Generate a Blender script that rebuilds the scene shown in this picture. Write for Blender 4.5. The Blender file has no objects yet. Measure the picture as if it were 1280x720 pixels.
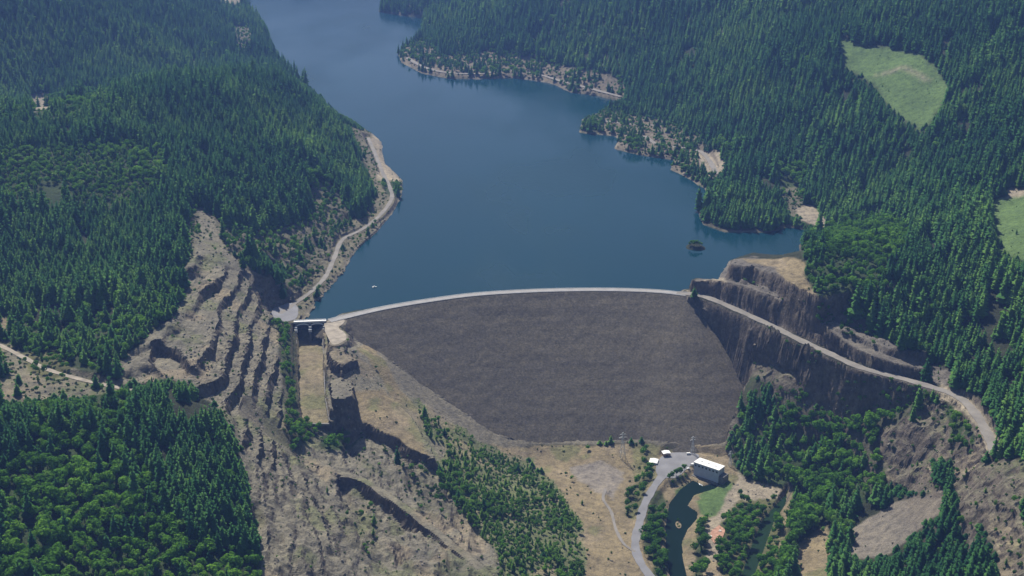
import bpy, bmesh, math, random
import numpy as np
from mathutils import Vector, Matrix

random.seed(7)
RNG = np.random.default_rng(7)
SC = bpy.context.scene
COL = SC.collection
R = math.radians

# ---------------------------------------------------------------- camera, light
CAM_Z, PITCH, FPX = 706.0, R(20.2), 1758.0
cam_data = bpy.data.cameras.new('camera')
cam_data.sensor_width = 36.0
cam_data.lens = 36.0 * FPX / 1280.0
cam_data.clip_start = 5.0
cam_data.clip_end = 40000.0
cam = bpy.data.objects.new('camera', cam_data)
cam.location = (0, 0, CAM_Z)
cam.rotation_euler = (math.pi / 2 - PITCH, 0, 0)
COL.objects.link(cam)
SC.camera = cam

SUN_EL, SUN_AZ = R(53), R(-24)          # azimuth from +Y, minus = to the left
world = bpy.data.worlds.new('World')
SC.world = world
world.use_nodes = True
wn = world.node_tree
sky = wn.nodes.new('ShaderNodeTexSky')
sky.sky_type = 'NISHITA'
sky.sun_disc = False
sky.sun_elevation = SUN_EL
sky.sun_rotation = SUN_AZ
sky.air_density = 1.2
sky.dust_density = 1.5
wn.links.new(sky.outputs[0], wn.nodes['Background'].inputs['Color'])
wn.nodes['Background'].inputs['Strength'].default_value = 0.055
sd = Vector((math.sin(SUN_AZ) * math.cos(SUN_EL), math.cos(SUN_AZ) * math.cos(SUN_EL), math.sin(SUN_EL)))
sl = bpy.data.lights.new('sun', 'SUN')
sl.energy = 5.0
sl.angle = R(0.53)
sl.color = (1.0, 0.94, 0.82)
so = bpy.data.objects.new('sun', sl)
so.rotation_euler = (-sd).to_track_quat('-Z', 'Y').to_euler()
so.location = (0, 1500, 3000)
COL.objects.link(so)
SC.view_settings.view_transform = 'Standard'
SC.view_settings.look = 'None'
SC.view_settings.gamma = 1.0
SC.view_settings.exposure = 0.38
SC.render.engine = 'CYCLES'
SC.cycles.max_bounces = 5
SC.cycles.diffuse_bounces = 2
SC.cycles.glossy_bounces = 2
SC.cycles.transmission_bounces = 2
SC.cycles.volume_bounces = 1
SC.cycles.transparent_max_bounces = 6
HAZE_DENSITY = 0.000056

# ---------------------------------------------------------------- small helpers
CP, SP = math.cos(PITCH), math.sin(PITCH)

def ray(u, v):
    a = (np.asarray(u, float) - 640.0) / FPX
    b = -(np.asarray(v, float) - 360.0) / FPX
    return a, CP + b * SP, -SP + b * CP

def W(u, v, z):
    """world xy of the point at height z seen at photo pixel (u, v)"""
    dx, dy, dz = ray(u, v)
    t = (z - CAM_Z) / dz
    return dx * t, dy * t

def proj(x, y, z):
    zz = z - CAM_Z
    d = y * CP - zz * SP
    d = np.maximum(d, 1.0)
    up = y * SP + zz * CP
    return 640 + FPX * x / d, 360 - FPX * up / d

def smooth(t):
    t = np.clip(t, 0, 1)
    return t * t * (3 - 2 * t)

def _hash(i, j, s):
    n = (i.astype(np.int64) * 374761393 + j.astype(np.int64) * 668265263 + s * 982451653) & 0x7fffffff
    n = ((n ^ (n >> 13)) * 1274126177) & 0x7fffffff
    n = n ^ (n >> 16)
    return (n & 0xffff) / 65535.0

def vnoise(x, y, s=0):
    i = np.floor(x); j = np.floor(y)
    fx = x - i; fy = y - j
    fx = fx * fx * (3 - 2 * fx); fy = fy * fy * (3 - 2 * fy)
    a = _hash(i, j, s); b = _hash(i + 1, j, s); c = _hash(i, j + 1, s); d = _hash(i + 1, j + 1, s)
    return (a + (b - a) * fx) * (1 - fy) + (c + (d - c) * fx) * fy

def fbm(x, y, scale, octaves=4, s=0, gain=0.5):
    t = 0; amp = 1; tot = 0
    for o in range(octaves):
        t = t + amp * (vnoise(x / scale + 17.3 * o, y / scale - 9.1 * o, s + o) - 0.5)
        tot += amp; amp *= gain; scale *= 0.5
    return t / tot * 2

def inpoly(px, py, poly):
    inside = np.zeros(np.shape(px), bool)
    n = len(poly)
    for k in range(n):
        x1, y1 = poly[k]; x2, y2 = poly[(k + 1) % n]
        if y1 == y2: continue
        c = ((y1 > py) != (y2 > py)) & (px < (x2 - x1) * (py - y1) / (y2 - y1) + x1)
        inside ^= c
    return inside

def segdist(px, py, pts, closed):
    """distance to a polyline, and the param (index+t) of the nearest point"""
    best = np.full(np.shape(px), 1e9); par = np.zeros(np.shape(px)); side = np.zeros(np.shape(px))
    n = len(pts)
    for k in range(n if closed else n - 1):
        x1, y1 = pts[k][:2]; x2, y2 = pts[(k + 1) % n][:2]
        dx, dy = x2 - x1, y2 - y1
        L = dx * dx + dy * dy + 1e-9
        t = np.clip(((px - x1) * dx + (py - y1) * dy) / L, 0, 1)
        ex = px - x1 - t * dx; ey = py - y1 - t * dy
        d = np.sqrt(ex * ex + ey * ey)
        m = d < best
        best = np.where(m, d, best); par = np.where(m, k + t, par)
        side = np.where(m, np.sign(dx * ey - dy * ex), side)
    return best, par, side

def catmull(pts, step):
    pts = [np.array(p, float) for p in pts]
    P = [2 * pts[0] - pts[1]] + pts + [2 * pts[-1] - pts[-2]]
    out = []
    for i in range(1, len(P) - 2):
        L = np.linalg.norm((P[i + 1] - P[i])[:2])
        n = max(2, int(L / step))
        for k in range(n):
            t = k / n
            out.append(0.5 * ((2 * P[i]) + (-P[i - 1] + P[i + 1]) * t + (2 * P[i - 1] - 5 * P[i] + 4 * P[i + 1] - P[i + 2]) * t * t
                              + (-P[i - 1] + 3 * P[i] - 3 * P[i + 1] + P[i + 2]) * t ** 3))
    out.append(pts[-1])
    return np.array(out)

def Wl(pts, z=None):
    """list of photo points (u,v[,z]) -> world (x,y,z)"""
    r = []
    for p in pts:
        zz = p[2] if len(p) > 2 else z
        x, y = W(p[0], p[1], zz)
        r.append((float(x), float(y), zz))
    return r

# ---------------------------------------------------------------- object helpers
def obj(name, me, mat=None, parent=None, loc=None):
    if isinstance(me, bmesh.types.BMesh):
        bm = me
        me = bpy.data.meshes.new(name)
        bm.to_mesh(me); bm.free()
    o = bpy.data.objects.new(name, me)
    COL.objects.link(o)
    if mat is not None and not me.materials:
        me.materials.append(mat)
    if parent is not None: o.parent = parent
    if loc is not None: o.location = loc
    return o

def tag(o, label=None, cat=None, group=None, kind=None):
    if label: o['label'] = label
    if cat: o['category'] = cat
    if group: o['group'] = group
    if kind: o['kind'] = kind
    return o

def empty(name, loc, rz=0.0):
    o = bpy.data.objects.new(name, None)
    o.location = loc; o.rotation_euler = (0, 0, rz)
    o.empty_display_size = 1.0
    COL.objects.link(o)
    return o

def mesh_np(name, verts, faces):
    me = bpy.data.meshes.new(name)
    verts = np.asarray(verts, np.float32); faces = np.asarray(faces, np.int32)
    nv, nf, k = len(verts), len(faces), faces.shape[1]
    me.vertices.add(nv); me.vertices.foreach_set('co', verts.ravel())
    me.loops.add(nf * k); me.loops.foreach_set('vertex_index', faces.ravel())
    me.polygons.add(nf)
    me.polygons.foreach_set('loop_start', np.arange(0, nf * k, k, dtype=np.int32))
    me.polygons.foreach_set('loop_total', np.full(nf, k, np.int32))
    me.update(calc_edges=True)
    return me

def add_box(bm, x0, x1, y0, y1, z0, z1, bev=0.0, mat=None):
    vs = [bm.verts.new((x, y, z)) for z in (z0, z1) for y in (y0, y1) for x in (x0, x1)]
    fs = [bm.faces.new([vs[i] for i in f]) for f in ((0, 2, 3, 1), (4, 5, 7, 6), (0, 1, 5, 4), (2, 6, 7, 3), (0, 4, 6, 2), (1, 3, 7, 5))]
    if mat is not None: bmesh.ops.transform(bm, matrix=mat, verts=vs)
    if bev > 0:
        es = set(e for f in fs for e in f.edges)
        bmesh.ops.bevel(bm, geom=list(es), offset=bev, segments=1, affect='EDGES')

def add_bar(bm, a, b, r):
    a = Vector(a); b = Vector(b); d = b - a
    q = d.to_track_quat('Z', 'Y').to_matrix().to_4x4()
    L = d.length
    add_box(bm, -r, r, -r, r, 0, L, mat=Matrix.Translation(a) @ q)

def add_cyl(bm, c, r, h, axis='Z', seg=14, r2=None):
    m = Matrix.Translation(Vector(c))
    if axis == 'X': m = m @ Matrix.Rotation(math.pi / 2, 4, 'Y')
    if axis == 'Y': m = m @ Matrix.Rotation(math.pi / 2, 4, 'X')
    bmesh.ops.create_cone(bm, cap_ends=True, segments=seg, radius1=r, radius2=r if r2 is None else r2, depth=h, matrix=m)

def B(): return bmesh.new()

# ---------------------------------------------------------------- materials
def mat_new(name, rough=0.9, spec=0.2):
    m = bpy.data.materials.new(name); m.use_nodes = True
    nt = m.node_tree
    b = nt.nodes['Principled BSDF']
    b.inputs['Roughness'].default_value = rough
    b.inputs['Specular IOR Level'].default_value = spec
    return m, nt, b

def N(nt, t, **kw):
    n = nt.nodes.new(t)
    for k, v in kw.items():
        if hasattr(n, k): setattr(n, k, v)
        else: n.inputs[k].default_value = v
    return n

def ramp(nt, src, stops):
    r = nt.nodes.new('ShaderNodeValToRGB')
    e = r.color_ramp.elements
    while len(e) < len(stops): e.new(0.5)
    for k, (p, c) in enumerate(stops):
        e[k].position = p
        e[k].color = (*c, 1) if len(c) == 3 else c
    nt.links.new(src, r.inputs[0])
    return r.outputs[0]

def mixc(nt, mode, fac, a, b):
    n = nt.nodes.new('ShaderNodeMix'); n.data_type = 'RGBA'; n.blend_type = mode
    for sock, val in ((n.inputs[0], fac), (n.inputs[6], a), (n.inputs[7], b)):
        if hasattr(val, 'is_linked') or isinstance(val, bpy.types.NodeSocket): nt.links.new(val, sock)
        elif isinstance(val, (int, float)): sock.default_value = val
        else: sock.default_value = (*val, 1)
    return n.outputs[2]

def noise(nt, scale, detail=4, vec=None, rough=0.55):
    n = N(nt, 'ShaderNodeTexNoise'); n.inputs['Scale'].default_value = scale
    n.inputs['Detail'].default_value = detail; n.inputs['Roughness'].default_value = rough
    if vec is not None: nt.links.new(vec, n.inputs['Vector'])
    return n.outputs['Fac']

def simple_mat(name, col, rough=0.8, var=0.15, scale=0.3, spec=0.2, bump=0.0, metal=0.0):
    m, nt, b = mat_new(name, rough, spec)
    tc = N(nt, 'ShaderNodeTexCoord').outputs['Object']
    f = noise(nt, scale, 5, tc)
    lo = tuple(c * (1 - var) for c in col); hi = tuple(min(1, c * (1 + var)) for c in col)
    nt.links.new(ramp(nt, f, [(0.3, lo), (0.7, hi)]), b.inputs['Base Color'])
    b.inputs['Metallic'].default_value = metal
    if bump:
        bp = N(nt, 'ShaderNodeBump'); bp.inputs['Strength'].default_value = bump; bp.inputs['Distance'].default_value = 0.3
        nt.links.new(noise(nt, scale * 5, 4, tc), bp.inputs['Height'])
        nt.links.new(bp.outputs[0], b.inputs['Normal'])
    return m

def foliage_mat(name, cols, patch=0.004, trans=0.15):
    """cols: dark, mid, light; every tree takes its own tint, whole patches drift"""
    m, nt, b = mat_new(name, 0.9, 0.0)
    oi = N(nt, 'ShaderNodeObjectInfo')
    f = noise(nt, patch, 3, oi.outputs['Location'])
    mth = N(nt, 'ShaderNodeMath', operation='MULTIPLY_ADD')
    nt.links.new(oi.outputs['Random'], mth.inputs[0]); mth.inputs[1].default_value = 0.55
    sub = N(nt, 'ShaderNodeMath', operation='MULTIPLY_ADD'); nt.links.new(f, sub.inputs[0])
    sub.inputs[1].default_value = 1.7; sub.inputs[2].default_value = -0.62
    nt.links.new(sub.outputs[0], mth.inputs[2])
    c = ramp(nt, mth.outputs[0], [(0.05, cols[0]), (0.5, cols[1]), (0.95, cols[2])])
    tc = N(nt, 'ShaderNodeTexCoord').outputs['Object']
    f2 = noise(nt, 0.8, 2, tc)
    c = mixc(nt, 'MULTIPLY', 0.7, c, ramp(nt, f2, [(0.3, (0.6, 0.6, 0.6)), (0.7, (1.25, 1.25, 1.25))]))
    nt.links.new(c, b.inputs['Base Color'])
    tr = N(nt, 'ShaderNodeBsdfTranslucent'); nt.links.new(c, tr.inputs['Color'])
    mx = N(nt, 'ShaderNodeMixShader'); mx.inputs[0].default_value = trans
    nt.links.new(b.outputs[0], mx.inputs[1]); nt.links.new(tr.outputs[0], mx.inputs[2])
    nt.links.new(mx.outputs[0], nt.nodes['Material Output'].inputs['Surface'])
    return m

M = {}
M['conifer'] = foliage_mat('conifer_needles', [(0.020, 0.070, 0.026), (0.050, 0.138, 0.038), (0.130, 0.25, 0.052)])
M['broadleaf'] = foliage_mat('broadleaf_leaves', [(0.060, 0.155, 0.022), (0.112, 0.265, 0.032), (0.195, 0.38, 0.048)], 0.01, 0.42)
M['shrub'] = foliage_mat('shrub_leaves', [(0.05, 0.105, 0.024), (0.085, 0.16, 0.036), (0.13, 0.21, 0.055)], 0.01, 0.2)
M['bark'] = simple_mat('bark', (0.10, 0.075, 0.055), 0.9, 0.3, 0.8)
M['concrete'] = simple_mat('weathered_concrete', (0.40, 0.39, 0.37), 0.85, 0.2, 0.15)
M['concrete_dark'] = simple_mat('stained_concrete', (0.17, 0.165, 0.16), 0.85, 0.25, 0.2)
M['white_paint'] = simple_mat('white_paint', (0.78, 0.78, 0.77), 0.6, 0.05, 0.3)
M['roof_white'] = simple_mat('white_roofing', (0.80, 0.80, 0.80), 0.7, 0.06, 0.2)
M['wall_grey'] = simple_mat('blue_grey_wall', (0.55, 0.58, 0.64), 0.8, 0.08, 0.2)
M['brown_wall'] = simple_mat('brown_boards', (0.30, 0.20, 0.13), 0.8, 0.15, 0.5)
M['dark'] = simple_mat('dark_opening', (0.02, 0.02, 0.023), 0.7, 0.1, 0.4)
M['glass'] = simple_mat('window_glass', (0.03, 0.04, 0.05), 0.15, 0.1, 0.4, 0.6)
M['gate_steel'] = simple_mat('gate_steel', (0.075, 0.08, 0.095), 0.6, 0.25, 0.3)
M['steel'] = simple_mat('galvanised_steel', (0.50, 0.53, 0.56), 0.5, 0.1, 0.5, 0.4, 0, 0.4)
M['tyre'] = simple_mat('tyre_rubber', (0.02, 0.02, 0.02), 0.9, 0.1, 2)
M['asphalt'] = simple_mat('pale_asphalt', (0.20, 0.20, 0.215), 0.9, 0.16, 0.06)
M['gravel_road'] = simple_mat('gravel_road', (0.215, 0.20, 0.185), 0.95, 0.18, 0.07)
M['track'] = simple_mat('dirt_track', (0.30, 0.265, 0.22), 0.95, 0.3, 0.12)
M['crest'] = simple_mat('crest_gravel', (0.30, 0.29, 0.285), 0.95, 0.14, 0.08)
M['foam'] = simple_mat('white_water', (0.70, 0.75, 0.78), 0.6, 0.15, 0.6)
M['red_gravel'] = simple_mat('red_brown_gravel', (0.38, 0.22, 0.16), 0.95, 0.35, 0.25)
M['rock'] = simple_mat('broken_rock', (0.24, 0.215, 0.185), 0.95, 0.35, 0.25, 0.1, 0.5)
M['pale_rock'] = simple_mat('pale_boulder', (0.70, 0.66, 0.60), 0.9, 0.15, 0.4)

def ground_material():
    m, nt, b = mat_new('hillside_ground', 0.95, 0.1)
    at = N(nt, 'ShaderNodeAttribute', attribute_name='cover')
    g = N(nt, 'ShaderNodeNewGeometry')
    pos = g.outputs['Position']
    f1 = noise(nt, 0.02, 5, pos); f2 = noise(nt, 0.12, 5, pos, 0.65); f3 = noise(nt, 0.6, 3, pos)
    c = mixc(nt, 'MULTIPLY', 0.8, at.outputs['Color'], ramp(nt, f1, [(0.3, (0.72, 0.74, 0.78)), (0.7, (1.2, 1.2, 1.14))]))
    c = mixc(nt, 'MULTIPLY', 0.9, c, ramp(nt, f2, [(0.3, (0.55, 0.56, 0.58)), (0.5, (1, 1, 1)), (0.72, (1.35, 1.32, 1.25))]))
    c = mixc(nt, 'MULTIPLY', 0.6, c, ramp(nt, f3, [(0.3, (0.6, 0.6, 0.6)), (0.7, (1.3, 1.3, 1.3))]))
    # steep faces show bare, streaked rock, cliff shade darkened into its colour
    sep = N(nt, 'ShaderNodeSeparateXYZ'); nt.links.new(g.outputs['Normal'], sep.inputs[0])
    mp = N(nt, 'ShaderNodeMapping'); mp.inputs['Scale'].default_value = (0.12, 0.12, 0.10); mp.inputs['Rotation'].default_value = (0.35, 0.25, 0); nt.links.new(pos, mp.inputs[0])
    fs = noise(nt, 1.0, 7, mp.outputs[0], 0.72)
    rockc = ramp(nt, fs, [(0.3, (0.058, 0.048, 0.040)), (0.5, (0.125, 0.105, 0.088)), (0.72, (0.23, 0.195, 0.155))])
    st = ramp(nt, sep.outputs[2], [(0.55, (1, 1, 1)), (0.78, (0, 0, 0))])
    c = mixc(nt, 'MIX', st, c, rockc)
    nt.links.new(c, b.inputs['Base Color'])
    bp = N(nt, 'ShaderNodeBump'); bp.inputs['Strength'].default_value = 0.9; bp.inputs['Distance'].default_value = 2.6
    nt.links.new(noise(nt, 0.25, 6, pos, 0.7), bp.inputs['Height']); nt.links.new(bp.outputs[0], b.inputs['Normal'])
    return m
M['ground'] = ground_material()

def dam_material():
    m, nt, b = mat_new('dumped_rockfill', 0.95, 0.1)
    g = N(nt, 'ShaderNodeNewGeometry'); pos = g.outputs['Position']
    f1 = noise(nt, 0.012, 4, pos); f2 = noise(nt, 0.35, 5, pos, 0.75)
    mp = N(nt, 'ShaderNodeMapping'); mp.inputs['Scale'].default_value = (0.004, 0.03, 0.13); nt.links.new(pos, mp.inputs[0])
    f3 = noise(nt, 1.0, 4, mp.outputs[0], 0.6)
    v = N(nt, 'ShaderNodeTexVoronoi'); v.inputs['Scale'].default_value = 0.4; nt.links.new(pos, v.inputs['Vector'])
    c = ramp(nt, f2, [(0.28, (0.080, 0.070, 0.056)), (0.5, (0.120, 0.107, 0.088)), (0.75, (0.165, 0.148, 0.122))])
    c = mixc(nt, 'MULTIPLY', 0.8, c, ramp(nt, f1, [(0.3, (0.88, 0.88, 0.90)), (0.7, (1.1, 1.08, 1.02))]))
    c = mixc(nt, 'MULTIPLY', 0.9, c, ramp(nt, f3, [(0.35, (0.84, 0.84, 0.85)), (0.5, (1, 1, 1)), (0.66, (1.2, 1.18, 1.12))]))
    c = mixc(nt, 'MULTIPLY', 0.5, c, ramp(nt, v.outputs['Color'], [(0.2, (0.65, 0.65, 0.65)), (0.8, (1.3, 1.3, 1.3))]))
    nt.links.new(c, b.inputs['Base Color'])
    bp = N(nt, 'ShaderNodeBump'); bp.inputs['Strength'].default_value = 0.7; bp.inputs['Distance'].default_value = 1.2
    nt.links.new(noise(nt, 0.5, 5, pos, 0.7), bp.inputs['Height']); nt.links.new(bp.outputs[0], b.inputs['Normal'])
    return m
M['rockfill'] = dam_material()

def water_material(name, deep, rough, bstr, scale, spec=0.3):
    m, nt, b = mat_new(name, rough, spec)
    b.inputs['IOR'].default_value = 1.33
    g = N(nt, 'ShaderNodeNewGeometry'); pos = g.outputs['Position']
    mp = N(nt, 'ShaderNodeMapping'); mp.inputs['Scale'].default_value = (1.0, 0.45, 1); mp.inputs['Rotation'].default_value = (0, 0, 0.5)
    nt.links.new(pos, mp.inputs[0])
    f = noise(nt, 0.0025, 4, mp.outputs[0])
    nt.links.new(ramp(nt, f, [(0.3, tuple(c * 0.88 for c in deep)), (0.7, tuple(c * 1.12 for c in deep))]), b.inputs['Base Color'])
    f4 = noise(nt, 0.0035, 3, mp.outputs[0], 0.5)
    rr_ = ramp(nt, f4, [(0.42, (rough * 0.5,) * 3), (0.62, (rough * 2.2,) * 3)])
    nt.links.new(rr_, b.inputs['Roughness'])
    bp = N(nt, 'ShaderNodeBump'); bp.inputs['Strength'].default_value = bstr; bp.inputs['Distance'].default_value = 0.6
    nt.links.new(noise(nt, scale, 5, mp.outputs[0], 0.6), bp.inputs['Height']); nt.links.new(bp.outputs[0], b.inputs['Normal'])
    return m
M['lake'] = water_material('lake_water', (0.002, 0.030, 0.044), 0.14, 0.5, 0.12, 0.26)
M['river'] = water_material('river_water', (0.005, 0.014, 0.009), 0.12, 0.3, 0.3, 0.05)
M['pond'] = water_material('green_pond_water', (0.012, 0.030, 0.013), 0.22, 0.2, 0.3, 0.12)

# ---------------------------------------------------------------- terrain grid
def axis(lo, f0, f1, hi, d, g0, g1):
    a = list(np.arange(f0, f1 + d * 0.5, d))
    s = d
    while a[-1] < hi:
        s = min(s * g1, 140); a.append(a[-1] + s)
    s = d
    pre = []
    x = a[0]
    while x > lo:
        s = min(s * g0, 140); x -= s; pre.append(x)
    return np.array(pre[::-1] + a)
GX = axis(-4200, -560, 560, 4200, 2.0, 1.022, 1.022)
GY = axis(300, 1120, 1980, 11000, 2.0, 1.05, 1.0095)
X, Y = np.meshgrid(GX, GY)

CTRL_PX = [
 # far left hill and hollow behind the left ridge
 (0,140,62),(130,135,58),(60,150,58),(0,112,72),(100,108,66),(200,95,48),(262,82,26),(0,50,150),(100,50,130),(200,40,98),(280,35,50),
 (0,0,220),(100,0,200),(200,0,150),(275,0,50),(-150,0,260),(-150,60,200),(-150,130,100),(330,60,8),
 # left ridge
 (300,100,136),(345,102,112),(250,108,150),(200,122,158),(130,140,160),(60,160,160),(0,180,160),(-150,200,190),(385,130,80),(420,155,48),(450,178,16),
 (0,240,132),(0,300,100),(0,360,76),(0,400,64),(100,220,138),(100,300,98),(100,360,78),(100,420,62),(200,160,146),(200,220,128),(200,300,98),(180,350,86),
 (300,150,126),(300,220,96),(300,270,70),(380,200,72),(380,260,36),(430,230,18),(350,300,34),(-150,300,130),(-150,420,90),(-200,560,90),
 (330,330,48),(360,350,12),(400,310,10),(300,310,68),(270,300,84),(250,270,98),
 # quarry
 (240,330,94),(222,370,86),(285,345,78),(330,352,46),(352,392,8),(210,410,78),(150,452,66),(250,420,72),(300,420,44),(330,430,20),(300,470,34),(262,462,60),
 (325,500,14),(345,500,-2),(340,560,-6),(300,530,30),(225,490,50),(180,478,58),(352,600,-14),
 # foreground spur on the left
 (310,640,4),(285,570,26),(200,505,58),(100,522,56),(0,522,62),(0,600,44),(100,600,38),(200,620,28),(0,720,16),(150,720,0),(280,720,-8),
 (0,432,63),(60,462,58),(150,484,57),(-150,720,30),(-150,620,60),(330,690,-12),
 # spillway, left abutment
 (385,440,-14),(390,480,-26),(392,520,-37),(390,560,-45),(360,450,0),(366,520,-24),(430,430,2),(445,450,-8),(425,460,-12),(470,480,-32),(480,520,-42),
 (450,565,-62),(500,600,-70),(540,600,-80),(440,640,-62),(400,620,-45),(440,720,-60),(380,700,-30),(500,660,-78),(520,720,-78),(600,720,-92),(560,650,-86),
 (600,600,-104),(560,570,-88),(640,640,-112),(700,620,-136),(700,700,-128),(650,700,-104),(720,660,-137),(740,720,-138),
 # valley floor
 (660,575,-138),(780,575,-138),(850,575,-138),(780,640,-139),(780,700,-139),(840,640,-142),(880,640,-142),(920,640,-141),(920,700,-142),(940,660,-140),(970,650,-142),(830,720,-142),
 (900,570,-137),(960,720,-141),
 # right gorge wall and slopes
 (925,470,-66),(945,480,-58),(960,455,-40),(1020,490,-46),(1080,502,-36),(1140,502,-12),(945,525,-95),(930,565,-125),(950,592,-134),(1020,525,-72),(1020,562,-102),
 (1000,612,-132),(1060,600,-106),(1060,542,-70),(1130,545,-36),(1130,600,-76),(1110,650,-96),(1050,690,-126),(1180,620,-46),(1200,560,-14),(1250,605,2),(1280,650,-8),
 (1280,720,-30),(1190,700,-72),(1000,700,-138),(1100,720,-112),(1420,720,10),(1420,560,60),
 # above the right road
 (900,365,14),(1180,486,8),(1240,560,4),(1280,540,24),(1280,470,42),(1280,400,62),(1240,440,34),(1200,450,24),(1150,430,22),(1100,400,44),(1060,372,62),(1010,345,72),(960,326,62),
 (1070,300,60),(1130,320,72),(1200,350,66),(1200,400,44),(1280,330,84),(1420,400,130),(1005,300,20),
 # right hill
 (600,70,20),(600,30,60),(600,0,92),(540,50,10),(700,80,26),(700,50,66),(700,0,135),(800,110,24),(800,60,88),(800,0,178),(850,145,16),(850,110,54),(900,60,130),(900,120,72),(900,165,28),
 (1000,0,222),(1000,60,172),(1000,120,112),(1000,180,50),(1000,235,12),(1100,0,254),(1100,60,200),(1100,120,142),(1100,180,88),(1100,240,36),(1200,0,280),(1200,60,222),(1200,120,168),
 (1200,180,122),(1200,240,86),(1280,0,296),(1280,60,236),(1280,120,186),(1280,180,142),(1280,250,102),(1420,100,260),(1420,250,160),(950,240,22),(940,225,30),(915,250,14),(1060,270,18),(1040,300,22),
 (500,0,26),(530,5,40),(860,205,8),(890,205,10),
]
CTRL_W = [(-1900,4200,330),(-1200,4700,260),(-2600,3200,420),(-2400,2200,330),(-1700,1500,220),(-1500,900,190),(-700,700,60),(0,600,-150),(300,900,-150),(700,700,20),
 (1300,900,160),(1900,1500,300),(2300,2300,420),(2300,3400,520),(1200,4800,420),(300,5200,260),(-300,5600,-20),(-900,6000,200),(0,6600,260),(-2500,6500,600),(2500,6500,700),
 (0,9000,700),(-4000,9000,900),(4000,9000,900),(3800,3000,700),(-3800,3000,650),(-700,4800,-20),(-420,4700,-25),(150,1000,-146),(-350,800,40),(-100,900,-120)]

SHORE = [(300,-8),(312,15),(334,40),(342,62),(346,78),(372,96),(402,122),(428,150),(462,166),(476,178),(481,205),(503,226),(502,244),(490,266),(470,290),(446,312),(430,340),(408,365),(382,399),(368,401),
 (404,404),(424,394),(520,377),(680,364),(850,366),(872,357),(900,350),(911,327),(940,317),(985,321),(1003,318),(1000,307),(1022,292),(1000,286),(985,284),(960,291),(905,290),(880,281),(872,264),(890,250),(880,235),(850,217),(838,212),(843,200),
 (800,194),(768,186),(773,176),(770,170),(724,166),(728,150),(738,146),(776,126),(750,120),(715,116),(690,104),(640,97),(600,99),(560,98),(528,92),(502,78),(498,66),(512,56),(527,44),(529,22),(505,20),(474,15),(478,4),(490,-12),(440,-60),(330,-60)]
SHORE_W = [(float(a), float(b)) for a, b in (W(u, v, 0.0) for u, v in SHORE)]

cx, cy, cz = [], [], []
for u, v, z in CTRL_PX:
    a, b = W(u, v, z); cx.append(float(a)); cy.append(float(b)); cz.append(z)
for a, b, z in CTRL_W: cx.append(a); cy.append(b); cz.append(z)
for k, (a, b) in enumerate(SHORE_W):
    if SHORE[k][1] > 320 and 360 < SHORE[k][0] < 900: continue
    cx.append(a); cy.append(b); cz.append(2.0)
for u, v in ((420,60),(450,120),(560,140),(520,200),(650,200),(600,280),(750,260),(700,320),(500,330),(830,300),(940,305)):
    a, b = W(u, v, 0); cx.append(float(a)); cy.append(float(b)); cz.append(-24)
cx, cy, cz = map(np.array, (cx, cy, cz))
C2 = 18.0 ** 2
A = np.sqrt((cx[:, None] - cx) ** 2 + (cy[:, None] - cy) ** 2 + C2)
n = len(cx)
Aug = np.zeros((n + 1, n + 1)); Aug[:n, :n] = A - np.eye(n) * 6.0; Aug[n, :n] = 1; Aug[:n, n] = 1
wts = np.linalg.solve(Aug, np.append(cz, 0.0))
Z = np.zeros(X.shape)
for i in range(0, X.shape[0], 40):
    xs = X[i:i + 40, :, None].astype(np.float32); ys = Y[i:i + 40, :, None].astype(np.float32)
    Z[i:i + 40] = np.sqrt((xs - cx.astype(np.float32)) ** 2 + (ys - cy.astype(np.float32)) ** 2 + C2) @ wts[:n].astype(np.float32) + wts[n]

# broad relief: gullies and spurs on the wooded hills
hillmask = smooth((Z - 15) / 60) + smooth((-Z - 10) / 30) * 0.25
Z += fbm(X, Y, 260, 4, 3) * 21 * hillmask * smooth((Y - 1900) / 500 + 0.35)
Z += fbm(X, Y, 60, 4, 11) * 2.6

def bbox(pts, pad):
    xs = [p[0] for p in pts]; ys = [p[1] for p in pts]
    i0, i1 = np.searchsorted(GX, (min(xs) - pad, max(xs) + pad)); j0, j1 = np.searchsorted(GY, (min(ys) - pad, max(ys) + pad))
    return slice(j0, j1), slice(i0, i1)

# lake bed and shore
sl_ = bbox(SHORE_W, 200)
d, _, _ = segdist(X[sl_], Y[sl_], SHORE_W, True)
ins = inpoly(X[sl_], Y[sl_], SHORE_W)
d = d + fbm(X[sl_], Y[sl_], 30, 3, 21) * 4
LAKE_SD = np.full(X.shape, -1e3); LAKE_SD[sl_] = np.where(ins, d, -d)
zz = Z[sl_]
zz = np.where(ins, np.minimum(zz, 0.4 - 0.5 * np.minimum(d, 60)), np.maximum(zz, 0.4 + 3.5 * smooth(d / 8) + 0.10 * np.minimum(d, 60)) * (d < 160) + zz * (d >= 160))
# downstream of the dam axis the shore rule must not lift the gorge
DOWN = [(float(a), float(b)) for a, b in (W(u, v, z) for u, v, z in ((345,402,6),(404,406,6),(430,400,6),(520,382,6),(680,368,6),(850,371,6),(890,378,6),(960,408,6),(1240,560,6)))]
DOWN += [(700, 300), (-560, 300)]
down = inpoly(X[sl_], Y[sl_], DOWN)
Z[sl_] = np.where(down & ~ins, Z[sl_], zz)

# islets
for u, v, r, h in ((870,309,12,4.5),(789,184,16,6),(738,160,16,8),(846,207,9,4),(513,72,22,6)):
    a, b = W(u, v, 0)
    s_ = bbox([(a, b)], r * 4)
    dd = np.hypot(X[s_] - a, (Y[s_] - b) * 0.8) + fbm(X[s_], Y[s_], 12, 2, 4) * 4
    Z[s_] = np.maximum(Z[s_], h - np.maximum(dd - r * 0.6, 0) * 0.7)

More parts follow.
